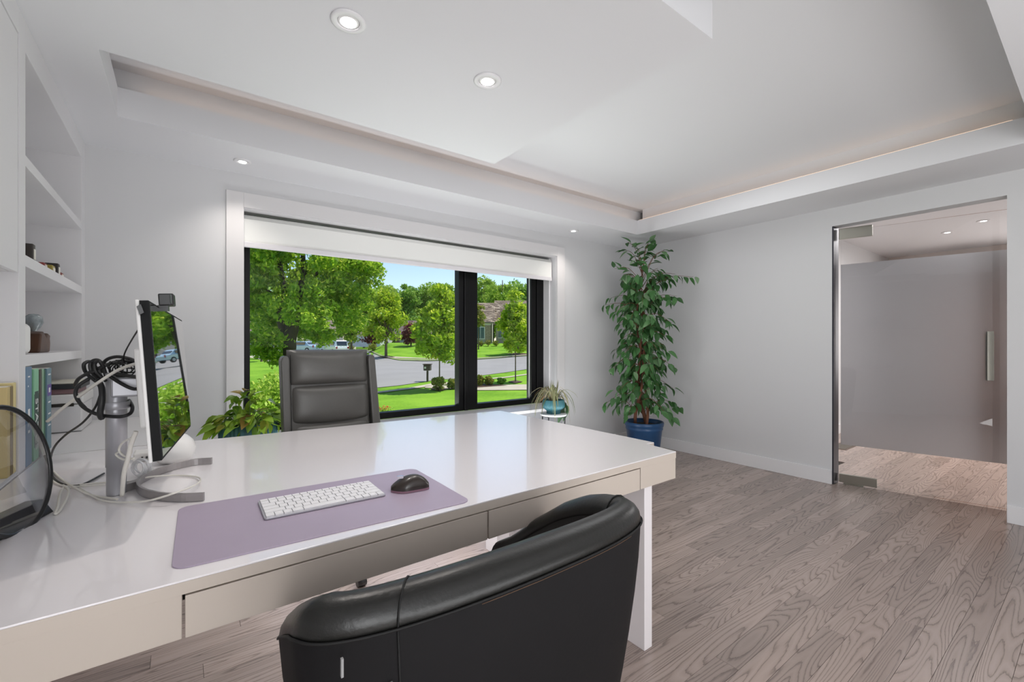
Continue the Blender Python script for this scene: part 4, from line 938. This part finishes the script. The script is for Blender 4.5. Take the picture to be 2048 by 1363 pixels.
o = bpy.data.objects.new('lawn', me); scn.collection.objects.link(o); o['kind'] = 'structure'
def ribbon(name, near, far, m, up=.05, N=60, M=14):
    un = np.linspace(near[0][0], near[-1][0], N); uf = np.linspace(far[0][0], far[-1][0], N)
    vn = np.interp(un, [p[0] for p in near], [p[1] for p in near]); vf = np.interp(uf, [p[0] for p in far], [p[1] for p in far])
    vs = []; 
    for j in range(M + 1):
        t = j / M
        for i in range(N):
            # interpolate on the ground plan between the near and far edge
            a = NEARC.setdefault((round(un[i], 1), round(vn[i], 1)), gh(un[i], vn[i])); c_ = NEARC.setdefault((round(uf[i], 1), round(vf[i], 1)), gh(uf[i], vf[i]))
            x, y = a.x + (c_.x - a.x) * t, a.y + (c_.y - a.y) * t; vs.append((x, y, float(gz(x, y)) + up))
    fs = [(j * N + i, j * N + i + 1, (j + 1) * N + i + 1, (j + 1) * N + i) for j in range(M) for i in range(N - 1)]
    me = bpy.data.meshes.new(name); me.from_pydata(vs, [], fs); me.materials.append(m)
    o = bpy.data.objects.new(name, me); scn.collection.objects.link(o); o['kind'] = 'structure'; return o
NEARC = {}
ASPH = mat('street_asphalt', '918F8D', .9, var=.06, vscale=.4); CONC = mat('concrete_walk', 'B5AC9B', .9, var=.05, vscale=2); CURB = mat('curb_concrete', '8E8676', .9); MULCH = mat('mulch', '4A3526', .95, var=.3, vscale=6)
SN = [(470, 706), (530, 715), (563, 723), (640, 745), (700, 765), (750, 776), (800, 771), (840, 765), (870, 760), (918, 757), (955, 752), (1010, 745), (1063, 737), (1110, 730), (1230, 718)]
SFr = [(470, 696), (560, 698), (650, 699), (715, 700), (740, 703), (765, 714), (800, 721), (850, 722.5), (918, 720), (955, 719), (1000, 716), (1063, 711), (1110, 707), (1230, 700)]
ribbon('street', SN, SFr, ASPH, .025, 80, 30)
ribbon('curb', [(u, v + .2) for u, v in SFr[3:]], [(u, v - 1.6) for u, v in SFr[3:]], CURB, .12, 60, 3)
SW = [(470, 710), (505, 714), (562, 727), (640, 753), (700, 778), (757, 785), (820, 777), (865, 768.5), (918, 765)]
ribbon('sidewalk', [(u, v + 1.6 + (2 if 840 < u < 870 else 0)) for u, v in SW], [(u, v - (2.0 if u < 600 else 1.6)) for u, v in SW], CONC, .03, 60, 3)
ribbon('sidewalk_far', [(770, 715.5), (800, 716), (850, 717.5), (900, 718)], [(770, 712), (800, 713.4), (850, 716.2), (900, 717)], CONC, .03, 30, 2)
ribbon('sidewalk_side', [(985, 758), (1010, 756), (1063, 748.5), (1200, 735)], [(985, 756), (1010, 754), (1063, 746.5), (1200, 733)], CONC, .03, 30, 2)
ribbon('driveway', [(850, 776), (900, 778), (955, 781), (1063, 780), (1200, 776)], [(850, 772), (900, 771), (955, 771), (1063, 769), (1200, 765)], CONC, .03, 30, 3)
ribbon('driveway_far', [(1040, 690), (1063, 690), (1110, 690)], [(1040, 686), (1063, 685.8), (1110, 685.8)], CONC, .03, 10, 3)
def bed(name, u0, u1, v0, v1): ribbon(name, [(u0, (v0 + v1) / 2), ((u0 + u1) / 2, v1), (u1, (v0 + v1) / 2)], [(u0, (v0 + v1) / 2 - .1), ((u0 + u1) / 2, v0), (u1, (v0 + v1) / 2 - .1)], MULCH, .04, 16, 4)
bed('mulch_bed', 860, 895, 775, 783); bed('mulch_bed', 755, 790, 711, 717); bed('mulch_bed', 1010, 1062, 705, 711); bed('mulch_bed', 1015, 1046, 761, 767); bed('mulch_bed', 888, 1015, 767, 776)
# leaf clouds
def leafcloud(name, pts, size, m, parent, nz=.0):
    pts = np.asarray(pts, float); n_ = len(pts); a = rng.normal(size=(n_, 3)); a /= np.linalg.norm(a, axis=1)[:, None]
    b = rng.normal(size=(n_, 3)); b -= (b * a).sum(1)[:, None] * a; b /= np.linalg.norm(b, axis=1)[:, None]
    s_ = size * rng.uniform(.6, 1.35, n_)[:, None]; c_ = np.cross(a, b)
    v = np.stack([pts - b * s_, pts + a * s_ * .45 + c_ * s_ * .1, pts + b * s_, pts - a * s_ * .45 + c_ * s_ * .1], 1).reshape(-1, 3) - np.array(W[parent])
    me = bpy.data.meshes.new(name); me.vertices.add(4 * n_); me.vertices.foreach_set('co', v.ravel())
    me.loops.add(4 * n_); me.loops.foreach_set('vertex_index', np.arange(4 * n_)); me.polygons.add(n_)
    me.polygons.foreach_set('loop_start', np.arange(0, 4 * n_, 4)); me.update(calc_edges=True); me.materials.append(m)
    o = bpy.data.objects.new(name, me); scn.collection.objects.link(o); o.parent = parent; o['kind'] = 'stuff'; return o
L_MAP = leafmat('maple_leaves', '6E9A2A', 'B4D040', 'ECEE6A', .5, .55, .3)
L_YNG = leafmat('young_tree_leaves', '80A824', 'C6D83C', 'EAEC66', .5, .5, .3)
L_FOR = leafmat('forest_leaves', '7CA43C', 'BCD45A', 'DCE878', .6, .35, .2)
L_FOD = leafmat('dark_forest_leaves', '6A9A3C', 'A4C656', 'C0D868', .6, .3, .2)
L_RED = leafmat('red_maple_leaves', '5A2C2E', '8A4A48', 'A86A5A', .6, .3, .2)
L_BSH = leafmat('bush_leaves', '6F8C34', 'A8A848', 'CCA464', .6, .3, .2)
L_HDG = leafmat('hedge_leaves', '86B034', 'C0DC58', 'EAEE7C', .5, .4, .3)
TRK = mat('tree_bark', '6A5C4C', .9, bump=.8, bscale=12, var=.25, vscale=5); TRKD = mat('dark_bark', '4A4038', .9, bump=.8, bscale=8, var=.2, vscale=4)
def clumps(c, rx, ry, rz, nc, n_, cr, shape=1.0, tip=0):
    # clumped crown: leaf points on many small blobs filling an ellipsoid (tip>0 narrows towards the top)
    out = []
    k = rng.normal(size=(nc, 3)); k /= np.linalg.norm(k, axis=1)[:, None]; k *= (rng.random(nc) ** .45)[:, None]
    zz = k[:, 2]; nar = 1 - tip * np.clip((zz + .4) / 1.4, 0, 1); k[:, 0] *= nar; k[:, 1] *= nar
    cc_ = np.array(c) + k * np.array((rx, ry, rz)); per = max(1, n_ // nc)
    for q in cc_:
        d_ = rng.normal(size=(per, 3)); d_ /= np.linalg.norm(d_, axis=1)[:, None]; r_ = rng.random(per) ** .4 * cr * rng.uniform(.6, 1.3); out.append(q + d_ * r_[:, None] * np.array((1, 1, .75)))
    return np.concatenate(out), cc_
def tree(name, label, u, vb, vt, vcb, hw, trunk_px, m, n_=9000, leaf=None, tip=.5, group=None, d=None, tm=None, cat='tree', nc=70, lean=0):
    base = gh(u, vb)
    if d: base = pd(u, V0, d); base.z = float(gz(base.x, base.y))
    D = dep(base); ztop = H - (vt - V0) / FL * D; zcb = H - (vcb - V0) / FL * D; R_ = hw / FL * D; tr_ = trunk_px / FL * D / 2
    t = thing(name, label, cat, base, group)
    zc_ = (ztop + zcb) / 2; hz = (ztop - zcb) / 2
    pts, cc_ = clumps((base.x, base.y, zc_), R_ * .86, R_ * .86, hz * .88, nc, n_, min(R_, hz) * .28, tip=tip)
    leafcloud('foliage', pts, leaf or R_ * .05, m, t)
    b = B(); pz_ = [base + Vector((0, 0, -.1)), base + Vector((lean * .3, 0, (zcb - base.z) * .6)), Vector((base.x + lean, base.y, zc_)), Vector((base.x + lean, base.y, zc_ + hz * .75))]
    b.tube(spline(pz_, 4), [tr_ * (1.25 if i == 0 else 1) * (1 - .8 * i / 13) for i in range(13)], 8); b.build('trunk', tm or TRK, t)
    br = B()
    for q in cc_[:22]:
        h0 = random.uniform(.15, .75); s0 = Vector((base.x + lean * h0, base.y, zcb + (zc_ - zcb) * h0)); br.tube([s0, (s0 + Vector(q)) / 2 + Vector((0, 0, .08 * R_)), Vector(q)], [tr_ * .35, tr_ * .22, tr_ * .08], 5)
    br.build('branches', tm or TRK, t); return t
# big maple
D0 = 20.0; mb = pd(577, V0, D0); mb.z = float(gz(mb.x, mb.y)); mt = thing('maple_tree', 'large spreading maple with forked dark trunk filling the left of the window', 'tree', mb)
def mp_(u, v, d=D0): return pd(u, v, d)
tb = B(); tb.tube(spline([mb + Vector((0, 0, -.2)), mp_(576, 740), mp_(577, 700), mp_(582, 665), mp_(592, 640), mp_(602, 632)], 4), [.36] * 4 + [.31] * 6 + [.28] * 4 + [.24] * 4 + [.2] * 3, 10)
tb.tube(spline([mp_(576, 690), mp_(565, 655), mp_(560, 620), mp_(570, 585), mp_(562, 545), mp_(558, 500), mp_(555, 440)], 4), [.2 * (1 - .6 * i / 24) for i in range(25)], 8)
tb.tube(spline([mp_(590, 645), mp_(598, 610), mp_(600, 580), mp_(608, 545), mp_(606, 505), mp_(612, 430)], 4), [.2 * (1 - .6 * i / 20) for i in range(21)], 8)
tb.tube(spline([mp_(600, 585), mp_(618, 560), mp_(640, 540), mp_(670, 500)], 4), [.12 * (1 - .6 * i / 12) for i in range(13)], 7)
tb.tube(spline([mp_(607, 583), mp_(628, 568), mp_(660, 565), mp_(690, 575)], 4), [.08 * (1 - .6 * i / 12) for i in range(13)], 7)
tb.tube(spline([mp_(566, 600), mp_(545, 585), mp_(520, 575)], 4), [.07 * (1 - .6 * i / 8) for i in range(9)], 7)
tb.tube(spline([mp_(563, 565), mp_(545, 548), mp_(525, 530)], 4), [.08 * (1 - .6 * i / 8) for i in range(9)], 7)
tb.tube(spline([mp_(612, 640), mp_(630, 628), mp_(655, 640)], 4), [.05 * (1 - .6 * i / 8) for i in range(9)], 7)
tb.build('trunk', TRKD, mt)
P_ = []
for u, v, rx, rz, dd, nn in ((600, 520, 3.2, 2.2, 0, 26000), (540, 560, 2.2, 1.6, -.5, 12000), (660, 580, 2.0, 1.5, .3, 12000), (620, 620, 1.6, .9, -.8, 7000), (690, 545, 1.6, 1.0, 0, 6000), (545, 640, 1.5, .8, .5, 5000), (535, 690, .9, .6, -.6, 3500), (640, 660, 1.0, .6, .6, 3200), (700, 630, 1.0, .8, .5, 3500), (735, 533, .95, .30, 0, 1900), (590, 430, 3.4, 1.6, 0, 7000), (500, 560, 2.0, 2.0, 0, 5000), (545, 715, .55, .35, -.4, 900)):
    c_ = mp_(u, v, D0 + dd * 2); q_, _ = clumps(c_, rx, rx, rz, max(8, nn // 220), nn, .42); P_.append(q_)
PP = np.concatenate(P_); dd_ = PP[:, 0] * FX + PP[:, 1] * FY; uu = 1024 + FL * (PP[:, 0] * RX + PP[:, 1] * RY) / dd_; vv = V0 - FL * (PP[:, 2] - H) / dd_
def near_limb(line, w_): ul = np.interp(vv, [p_[1] for p_ in line], [p_[0] for p_ in line]); return (np.abs(uu - ul) < w_) & (vv > line[0][1]) & (vv < line[-1][1])
limb = near_limb([(558, 505), (562, 545), (570, 585), (560, 620), (565, 655), (576, 700)], 7) | near_limb([(606, 505), (608, 545), (600, 585), (595, 640)], 7) | near_limb([(590, 640), (580, 670), (577, 740)], 13)
keep = ~(limb & (dd_ < D0 + .3) & (rng.random(len(PP)) < .85)); PP = PP[keep]; PP = PP[rng.random(len(PP)) < .46]
leafcloud('foliage', PP, .105, L_MAP, mt)
tree('young_tree', 'young bright green maple with slender trunk behind the mailbox, middle of the window', 879, 779, 558, 731, 66, 3.6, L_YNG, 7200, .115, .8)
tree('young_tree', 'young yellow-green tree with thin trunk seen through the narrow right pane', 1031, 764, 576, 720, 48, 3.2, L_YNG, 5200, .115, .8)
tree('street_tree', 'green tree with grey trunk in a mulch bed across the street', 772, 714, 574, 694, 50, 7.5, L_YNG, 6500, .2, .5)
tree('street_tree', 'tree trunk and crown across the street behind the narrow young tree', 1037, 708, 590, 690, 34, 7, L_FOR, 3000, .17, .3)
tree('garden_tree', 'light green garden tree just right of the office chair top, behind the car', 703, 699, 612, 690, 38, 5, L_MAP, 4500, .2, .2, d=62)
tree('garden_tree', 'small street tree near the left edge of the window', 523, 712, 612, 702, 26, 5, L_MAP, 3500, .13, .2, d=46)
tree('red_maple', 'dark red maple beside the far lawn, left of the young tree', 822, 690, 641, 690, 24, 4, L_RED, 2600, .17, .1, d=62, tm=TRKD)
tree('red_maple', 'dark red-brown small tree behind the street tree', 748, 692, 648, 692, 28, 5, L_RED, 2600, .17, .1, d=66, tm=TRKD)
tree('ornamental_tree', 'small tree with orange-green leaves against the shingle roof', 957, 688, 602, 660, 17, 3, L_BSH, 2400, .13, .2, d=58)
k = 0
FORX = [(492, 600), (540, 590), (590, 585), (640, 592), (688, 578), (728, 567), (770, 571), (812, 563), (850, 568), (890, 560), (925, 557), (968, 549), (1005, 545), (1045, 560), (1085, 555), (1125, 560)]
for i, (u, vt) in enumerate(FORX):
    dark = i % 3 == 1
    lab = ('dark green' if dark else 'light green') + ' woodland tree in the tree line ' + ['behind the left part of the maple', 'behind the big maple', 'behind the maple trunk', 'behind the maple crown', 'right of the maple crown', 'where the open sky begins', 'behind the street tree', 'above the red maple', 'left of the young tree crown', 'behind the young tree crown', 'at the black mullion', 'above the left of the shingle roof', 'above the middle of the shingle roof', 'above the right of the shingle roof', 'at the right window jamb', 'past the right window jamb'][i]
    tree('forest_tree', lab, u, 690, vt - 3, 684, 42, 6, L_FOD if dark else L_FOR, 9000, .40, .15, 'woodland tree line', d=116 + (i % 3) * 5, nc=60)
def bush(name, label, u, vb, vt, hw, m, n_, leaf, d=None, group=None):
    base = gh(u, vb)
    if d: base = pd(u, V0, d); base.z = float(gz(base.x, base.y))
    D = dep(base); hz = ((vb if not d else V0 + (H - base.z) * FL / D) - vt) / FL * D / 2; R_ = hw / FL * D; t = thing(name, label, 'bush', base, group)
    pts, cc_ = clumps((base.x, base.y, base.z + hz), R_ * .85, R_ * .85, hz * .85, 40, n_, min(R_, hz) * .35); pts = pts[pts[:, 2] > base.z]
    leafcloud('foliage', pts, leaf, m, t); br = B()
    for q in cc_[:14]: br.tube([base, Vector(q)], [.02 * R_ + .004, .004], 5)
    br.build('stems', TRKD, t); return t
for i, (u, vb, vt, hw, m) in enumerate(((877, 781, 750, 15, L_BSH), (905, 778, 755, 11, L_BSH), (926, 777, 756, 10, L_BSH), (960, 772, 748, 9, L_BSH), (978, 771, 750, 10, L_BSH), (1002, 768, 755, 10.5, L_FOD))):
    bush('garden_bush', ['rounded bush at the foot of the young tree', 'low bronze-green bush second in the row beside the walk', 'low bush partly hidden by the black mullion', 'low bush just right of the mullion', 'bronze-green bush before the dark round one', 'dark green round bush last in the row'][i], u, vb, vt, hw, m, 2600, .05, group='bushes beside the walk')
bush('azalea_hedge', 'large yellow-green hedge right outside the window at left', 522, 0, 742, 150, L_HDG, 26000, .035, d=6.6)
bush('azalea_hedge', 'second yellow-green hedge further left outside the window', 345, 0, 745, 130, L_HDG, 12000, .035, d=7.4)
for i, u in enumerate((948, 962, 976, 992, 1012)): bush('low_shrub', ['yellow-tipped low shrub under the far house window', 'low shrub second along the far house wall', 'low shrub at the corner of the far house', 'low shrub right of the far house corner', 'low shrub near the far driveway'][i], u, 685, 678.5, 7, L_BSH, 500, .09, d=62)
for i, (u, c) in enumerate(((700, 'orange'), (745, 'green'), (838, 'pale'), (860, 'green'))): bush('low_shrub', c + ' low shrub bordering the top of the far lawn ' + ('near the parked car', 'under the red-brown tree', 'right of the red maple', 'behind the young tree')[i], u, 690, 682, 12, L_BSH, 700, .1, d=64)
# flowers
fb = gh(765, 822); ft_ = thing('flower_clump', 'small clump of orange flowers at the bottom of the lawn', 'flowers', fb)
OR = mat('orange_petal', 'E0602A', .6)
fbm = B()
for k in range(26):
    a = random.random() * 6.28; r_ = random.random() ** .5 * .28; p = fb + Vector((r_ * math.cos(a), r_ * math.sin(a) * .6, random.uniform(.05, .16)))
    fbm.lathe([(.0005, -.01), (.025, 0), (.02, .012), (.0005, .01)], p, 7)
stuff(fbm.build('blossoms', OR, ft_)); leafcloud('foliage', [fb + Vector((random.gauss(0, .15), random.gauss(0, .1), random.random() * .1)) for _ in range(300)], .03, L_HDG, ft_)
# mailbox
mbp = gh(855, 763); D = dep(mbp); zt_ = H - (728 - V0) / FL * D; zb_ = H - (741 - V0) / FL * D; mw = 16 / FL * D / 2
mx_ = thing('mailbox', 'dark mailbox on a post at the edge of the street', 'mailbox', mbp); vd = Vector((FX, FY, 0)).normalized(); vr = Vector((RX, RY, 0)).normalized()
MBM = mat('mailbox_paint', '4A4038', .6)
B().obox(mbp + Vector((0, 0, (zb_ - mbp.z) / 2)), vr * .05, vd * .05, (0, 0, (zb_ - mbp.z) / 2)).build('post', MBM, mx_)
B().obox(Vector((mbp.x, mbp.y, (zb_ + zt_) / 2)), vr * mw * .85, vd * .22, (0, 0, (zt_ - zb_) / 2 * .9)).build('box', MBM, mx_, bevel=.03)
B().obox(Vector((mbp.x, mbp.y, zt_)), vr * mw, vd * .25, (0, 0, .02)).build('roof', TRKD, mx_)
B().obox(Vector((mbp.x, mbp.y, (zb_ + zt_) / 2)) - vd * .225 - vr * mw * .4, vr * .05, vd * .006, (0, 0, .05)).build('number_plate', WT, mx_)
sp0 = gh(537, 716); D = dep(sp0); sgn_ = thing('utility_post', 'thin grey post beside the street at left', 'post', sp0)
B().tube([sp0, sp0 + Vector((0, 0, 30 / FL * D))], .04, 8).build('pole', mat('grey_post', '77787A', .6), sgn_)
B().box(sp0.x - .2, sp0.x + .2, sp0.y - .02, sp0.y, sp0.z + 26 / FL * D, sp0.z + 31 / FL * D).build('sign_plate', CASE, sgn_)
# houses
def house(label, u0, u1, vb, ve, vr_, d, wallc, roofc, yaw=0.0, parts=(), gable=False, depth=8, shingles=False):
    pa, pb_ = pd(u0, vb, d), pd(u1, vb, d + yaw * (u1 - u0) / FL * d); ze, zr_ = H - (ve - V0) / FL * d, H - (vr_ - V0) / FL * d; z0 = pa.z - .3
    r_ = (pb_ - pa); r_.z = 0; wv = r_.length; r_.normalize(); f_ = Vector((-r_.y, r_.x, 0)); Wm = mat('wall_' + wallc + str(int(u0)), wallc, .8, var=.12, vscale=1.2, bump=.4, bscale=8); Rm = mat('roof_' + roofc + str(int(u0)), roofc, .85, var=.18, vscale=2.5)
    t = thing('house', label, 'house', Vector(((pa.x + pb_.x) / 2, (pa.y + pb_.y) / 2, z0)))
    def P(a, b, z): q = pa + r_ * a + f_ * b; return (q.x, q.y, z)
    def blk(a0, a1, b0, b1, z0_, z1_): return B().add([P(a0, b0, z0_), P(a1, b0, z0_), P(a1, b1, z0_), P(a0, b1, z0_), P(a0, b0, z1_), P(a1, b0, z1_), P(a1, b1, z1_), P(a0, b1, z1_)], [(3, 2, 1, 0), (4, 5, 6, 7), (0, 1, 5, 4), (1, 2, 6, 5), (2, 3, 7, 6), (3, 0, 4, 7)])
    blk(0, wv, 0, depth, z0, ze).build('wall', Wm, t)
    o_ = .4; b = B(); mid = depth / 2
    b.add([P(-o_, -o_, ze - .1), P(wv + o_, -o_, ze - .1), P(wv + o_, mid, zr_), P(-o_, mid, zr_), P(-o_, depth + o_, ze - .1), P(wv + o_, depth + o_, ze - .1), P(-o_, -o_, ze + .05), P(wv + o_, -o_, ze + .05), P(wv + o_, mid, zr_ + .15), P(-o_, mid, zr_ + .15), P(-o_, depth + o_, ze + .05), P(wv + o_, depth + o_, ze + .05)],
          [(0, 1, 2, 3), (3, 2, 5, 4), (9, 8, 7, 6), (10, 11, 8, 9), (0, 6, 7, 1), (4, 5, 11, 10), (0, 3, 9, 6), (3, 4, 10, 9), (1, 7, 8, 2), (2, 8, 11, 5)])
    rf = b.build('roof', Rm, t)
    if shingles:
        sh = B(); nr = 16
        for j in range(nr):
            s0_, s1_ = j / nr, (j + 1.12) / nr; bb0, bb1 = -o_ + (mid + o_) * s0_, -o_ + (mid + o_) * min(1, s1_); za, zb2 = ze + .05 + (zr_ + .1 - ze) * s0_, ze + .05 + (zr_ + .1 - ze) * min(1, s1_)
            nn = int(wv / .45)
            for i in range(nn):
                a0 = -o_ + (wv + 2 * o_) * (i + .5 * (j % 2)) / nn; a1 = a0 + (wv + 2 * o_) / nn - .03; h1 = .05 + random.random() * .05
                sh.add([P(a0, bb0, za + h1), P(a1, bb0, za + h1), P(a1, bb1, zb2 + .02), P(a0, bb1, zb2 + .02)], [(0, 1, 2, 3)])
        stuff(sh.build('shingles', leafmat('cedar_shingles' + str(int(u0)), '7C6E62', 'A69684', 'C4B4A0', .85, 0, .1), rf))
    blk(0, wv, -.02, .0, ze - .35, ze - .1).build('fascia', CASE, t)
    for kind, a, c_, v0_, v1_ in parts:
        aa, ac_ = (a - u0) / (u1 - u0) * wv, (c_ - u0) / (u1 - u0) * wv; za, zb2 = H - (v1_ - V0) / FL * d, H - (v0_ - V0) / FL * d
        if kind == 'window':
            w_ = blk(aa, ac_, -.08, .02, za, zb2).build('window', CASE, t); mm = (aa + ac_) / 2; g2 = (ac_ - aa) * .06
            for x0_, x1_ in ((aa + g2 * 1.5, mm - g2 / 2), (mm + g2 / 2, ac_ - g2 * 1.5)): blk(x0_, x1_, -.10, -.08, za + .12, zb2 - .12).build('pane', mat('far_pane', '4C6870', .1), w_)
        elif kind == 'door': blk(aa, ac_, -.05, .02, za, zb2).build('door', mat('dark_garage', '2C2A2C', .6), t)
        elif kind == 'stone': blk(aa, ac_, -.06, .0, za, zb2).build('stone_facing', mat('stone_facing', '9C8878', .9, var=.35, vscale=6), t)
        elif kind == 'pipe': blk(aa, ac_, -.12, -.02, za, zb2).build('downspout', mat('downspout_brown', '5A4A3A', .6), t)
    return t
house('large house with weathered shingle roof seen through the narrow right pane', 925, 984, 686, 645, 603, 66, 'A7A699', '8E8073', parts=(('stone', 970, 982, 650, 685), ('window', 952, 970, 653, 678), ('pipe', 982.5, 984, 647, 685)), shingles=True)
house('right wing of the shingle-roofed house, set higher and behind the young tree', 992, 1090, 686, 648, 598, 70, 'AFA69C', '8E8073', parts=(('window', 996, 1004, 660, 676), ('window', 1052, 1062, 656, 674)), shingles=True)
house('beige house with dark garage door behind the parked cars', 612, 686, 697, 668, 640, 96, 'D6CBBD', '8A7C70', parts=(('door', 640, 656, 675, 696),))
house('pale grey house with a tall window behind the garden trees', 690, 760, 690, 668, 642, 82, 'C9CED6', '8A7C70', parts=(('window', 699, 712, 673, 687),))
house('white house behind the car at the far left of the window', 470, 560, 697, 664, 636, 100, 'DAD8D4', '8A7C70', parts=(('window', 503, 512, 674, 688), ('door', 520, 528, 676, 696)))
house('low brick house glimpsed behind the red maple', 790, 900, 688, 668, 640, 84, '8E6E62', '6E625A', parts=(('window', 800, 808, 675, 684), ('window', 850, 860, 674, 684)))
# cars
CG = mat('car_glass', '1C2428', .08, coat=1); TY_ = mat('tyre', '18181A', .8)
def car(label, u, d, L_, hh, col, heading, suv=False, dz_=0):
    p = pd(u, V0, d); p.z = float(gz(p.x, p.y)) + .06 + dz_; t = thing('car', label, 'car', p); f_ = Vector((math.cos(heading), math.sin(heading), 0)); s_ = Vector((-f_.y, f_.x, 0))
    m = mat('car_paint_' + col, col, .25, metal=.3, coat=1); hw_ = .9
    if suv: low = [(-.5, .35), (.5, .35), (.5, .62), (.47, .95), (.22, 1.05), (-.48, 1.05), (-.5, .8)]; cab = [(-.49, 1.03), (.24, 1.03), (.12, hh), (-.44, hh)]
    else: low = [(-.5, .35), (.5, .35), (.5, .6), (.46, .85), (.24, .95), (-.36, .97), (-.5, .85)]; cab = [(-.38, .95), (.26, .94), (.10, hh), (-.22, hh)]
    def ext(prof, w0, sc_top=1.0):
        rings = []
        for sg in (-1, 1): rings.append([p + f_ * (a * L_) + s_ * (sg * w0 * (sc_top if z > 1.1 else 1)) + Vector((0, 0, z)) for a, z in prof])
        return B().loft(rings, True, False)
    ext(low, hw_).build('body', m, t, bevel=.06, seg=2); ext(cab, hw_ * .9, .85).build('cabin', m, t, bevel=.05, seg=2)
    zc_, zt2 = (1.1 if suv else 1.0), hh - .1
    for sg in (-1, 1):
        w1_ = hw_ * .91
        b = B(); a0, a1 = (-.40, .16) if suv else (-.28, .17)
        b.obox(p + f_ * ((a0 + a1) / 2 * L_) + s_ * sg * w1_ * .965 + Vector((0, 0, (zc_ + zt2) / 2)), f_ * ((a1 - a0) / 2 * L_ * .8), s_ * .04, (0, 0, (zt2 - zc_) / 2 * .85)); b.build('side_window', CG, t)
    rb = (-.47, -.445) if suv else (-.34, -.26); fr_ = (.22, .14) if suv else (.24, .13)
    for (a0, a1), nm in ((rb, 'rear_window'), (fr_, 'windscreen')):
        c_ = p + f_ * ((a0 + a1) / 2 * L_ + (-.05 if a0 < 0 else .06)) + Vector((0, 0, (zc_ + zt2) / 2)); uv = (f_ * ((a1 - a0) * L_) + Vector((0, 0, zt2 - zc_))).normalized(); B().obox(c_, s_ * hw_ * .72, uv * (zt2 - zc_) * .48, s_.cross(uv) * .04).build(nm, CG, t)
    for a in (-.32, .32):
        for sg in (-1, 1):
            c_ = p + f_ * a * L_ + s_ * sg * (hw_ - .08); wl = B().tube([c_ + Vector((0, 0, .33)) - s_ * .11, c_ + Vector((0, 0, .33)) + s_ * .11], .33, 18, False).build('wheel', TY_, t)
            B().tube([c_ + Vector((0, 0, .33)) + s_ * sg * .10, c_ + Vector((0, 0, .33)) + s_ * sg * .125], .19, 12, False).build('hub', ALU, wl)
    for sg in (-1, 1):
        B().obox(p - f_ * (.5 * L_ + .01) + s_ * sg * (hw_ - .14) + Vector((0, 0, .85)), f_ * .02, s_ * .09, (0, 0, .14)).build('tail_light', mat('tail_red', '8A1F1F', .3), t)
        B().obox(p + f_ * (.495 * L_ + .0) + s_ * sg * (hw_ - .2) + Vector((0, 0, .68)), f_ * .02, s_ * .14, (0, 0, .07)).build('headlight', CASE, t)
    return t
vh = math.atan2(FY, FX)
car('white SUV parked beyond the lawn, seen from behind above the office chair', 668, 58, 4.6, 1.75, 'DCE4E2', math.atan2(ray(668)[1], ray(668)[0]) + .45, True, .35)
car('pale blue car just left of the white SUV', 604, 60, 4.6, 1.5, 'A9C4D4', math.atan2(ray(604)[1], ray(604)[0]) + .9, False, .5)
car('silver car at the far left edge of the window', 492, 52, 4.6, 1.5, 'B9C0C4', math.atan2(ray(500)[1], ray(500)[0]) + 1.3, False, .3)
# distant woods behind the tree line
L_BK = leafmat('woods_leaves', '74A044', 'AECC58', 'CCE070', .7, .3, .1)
wd_ = thing('woods', 'dense green woods closing the view behind the tree line', 'woods', pd(800, V0, 140)); wd_['kind'] = 'stuff'
P_ = []
for u in range(380, 1260, 22):
    c_ = pd(u, (612 if u > 930 else 628) + random.uniform(-6, 6), 140 + random.uniform(-4, 6)); q_, _ = clumps(c_, 4.4, 4.4, 10.0, 22, 2200, 2.2); P_.append(q_)
leafcloud('foliage', np.concatenate(P_), .5, L_BK, wd_)
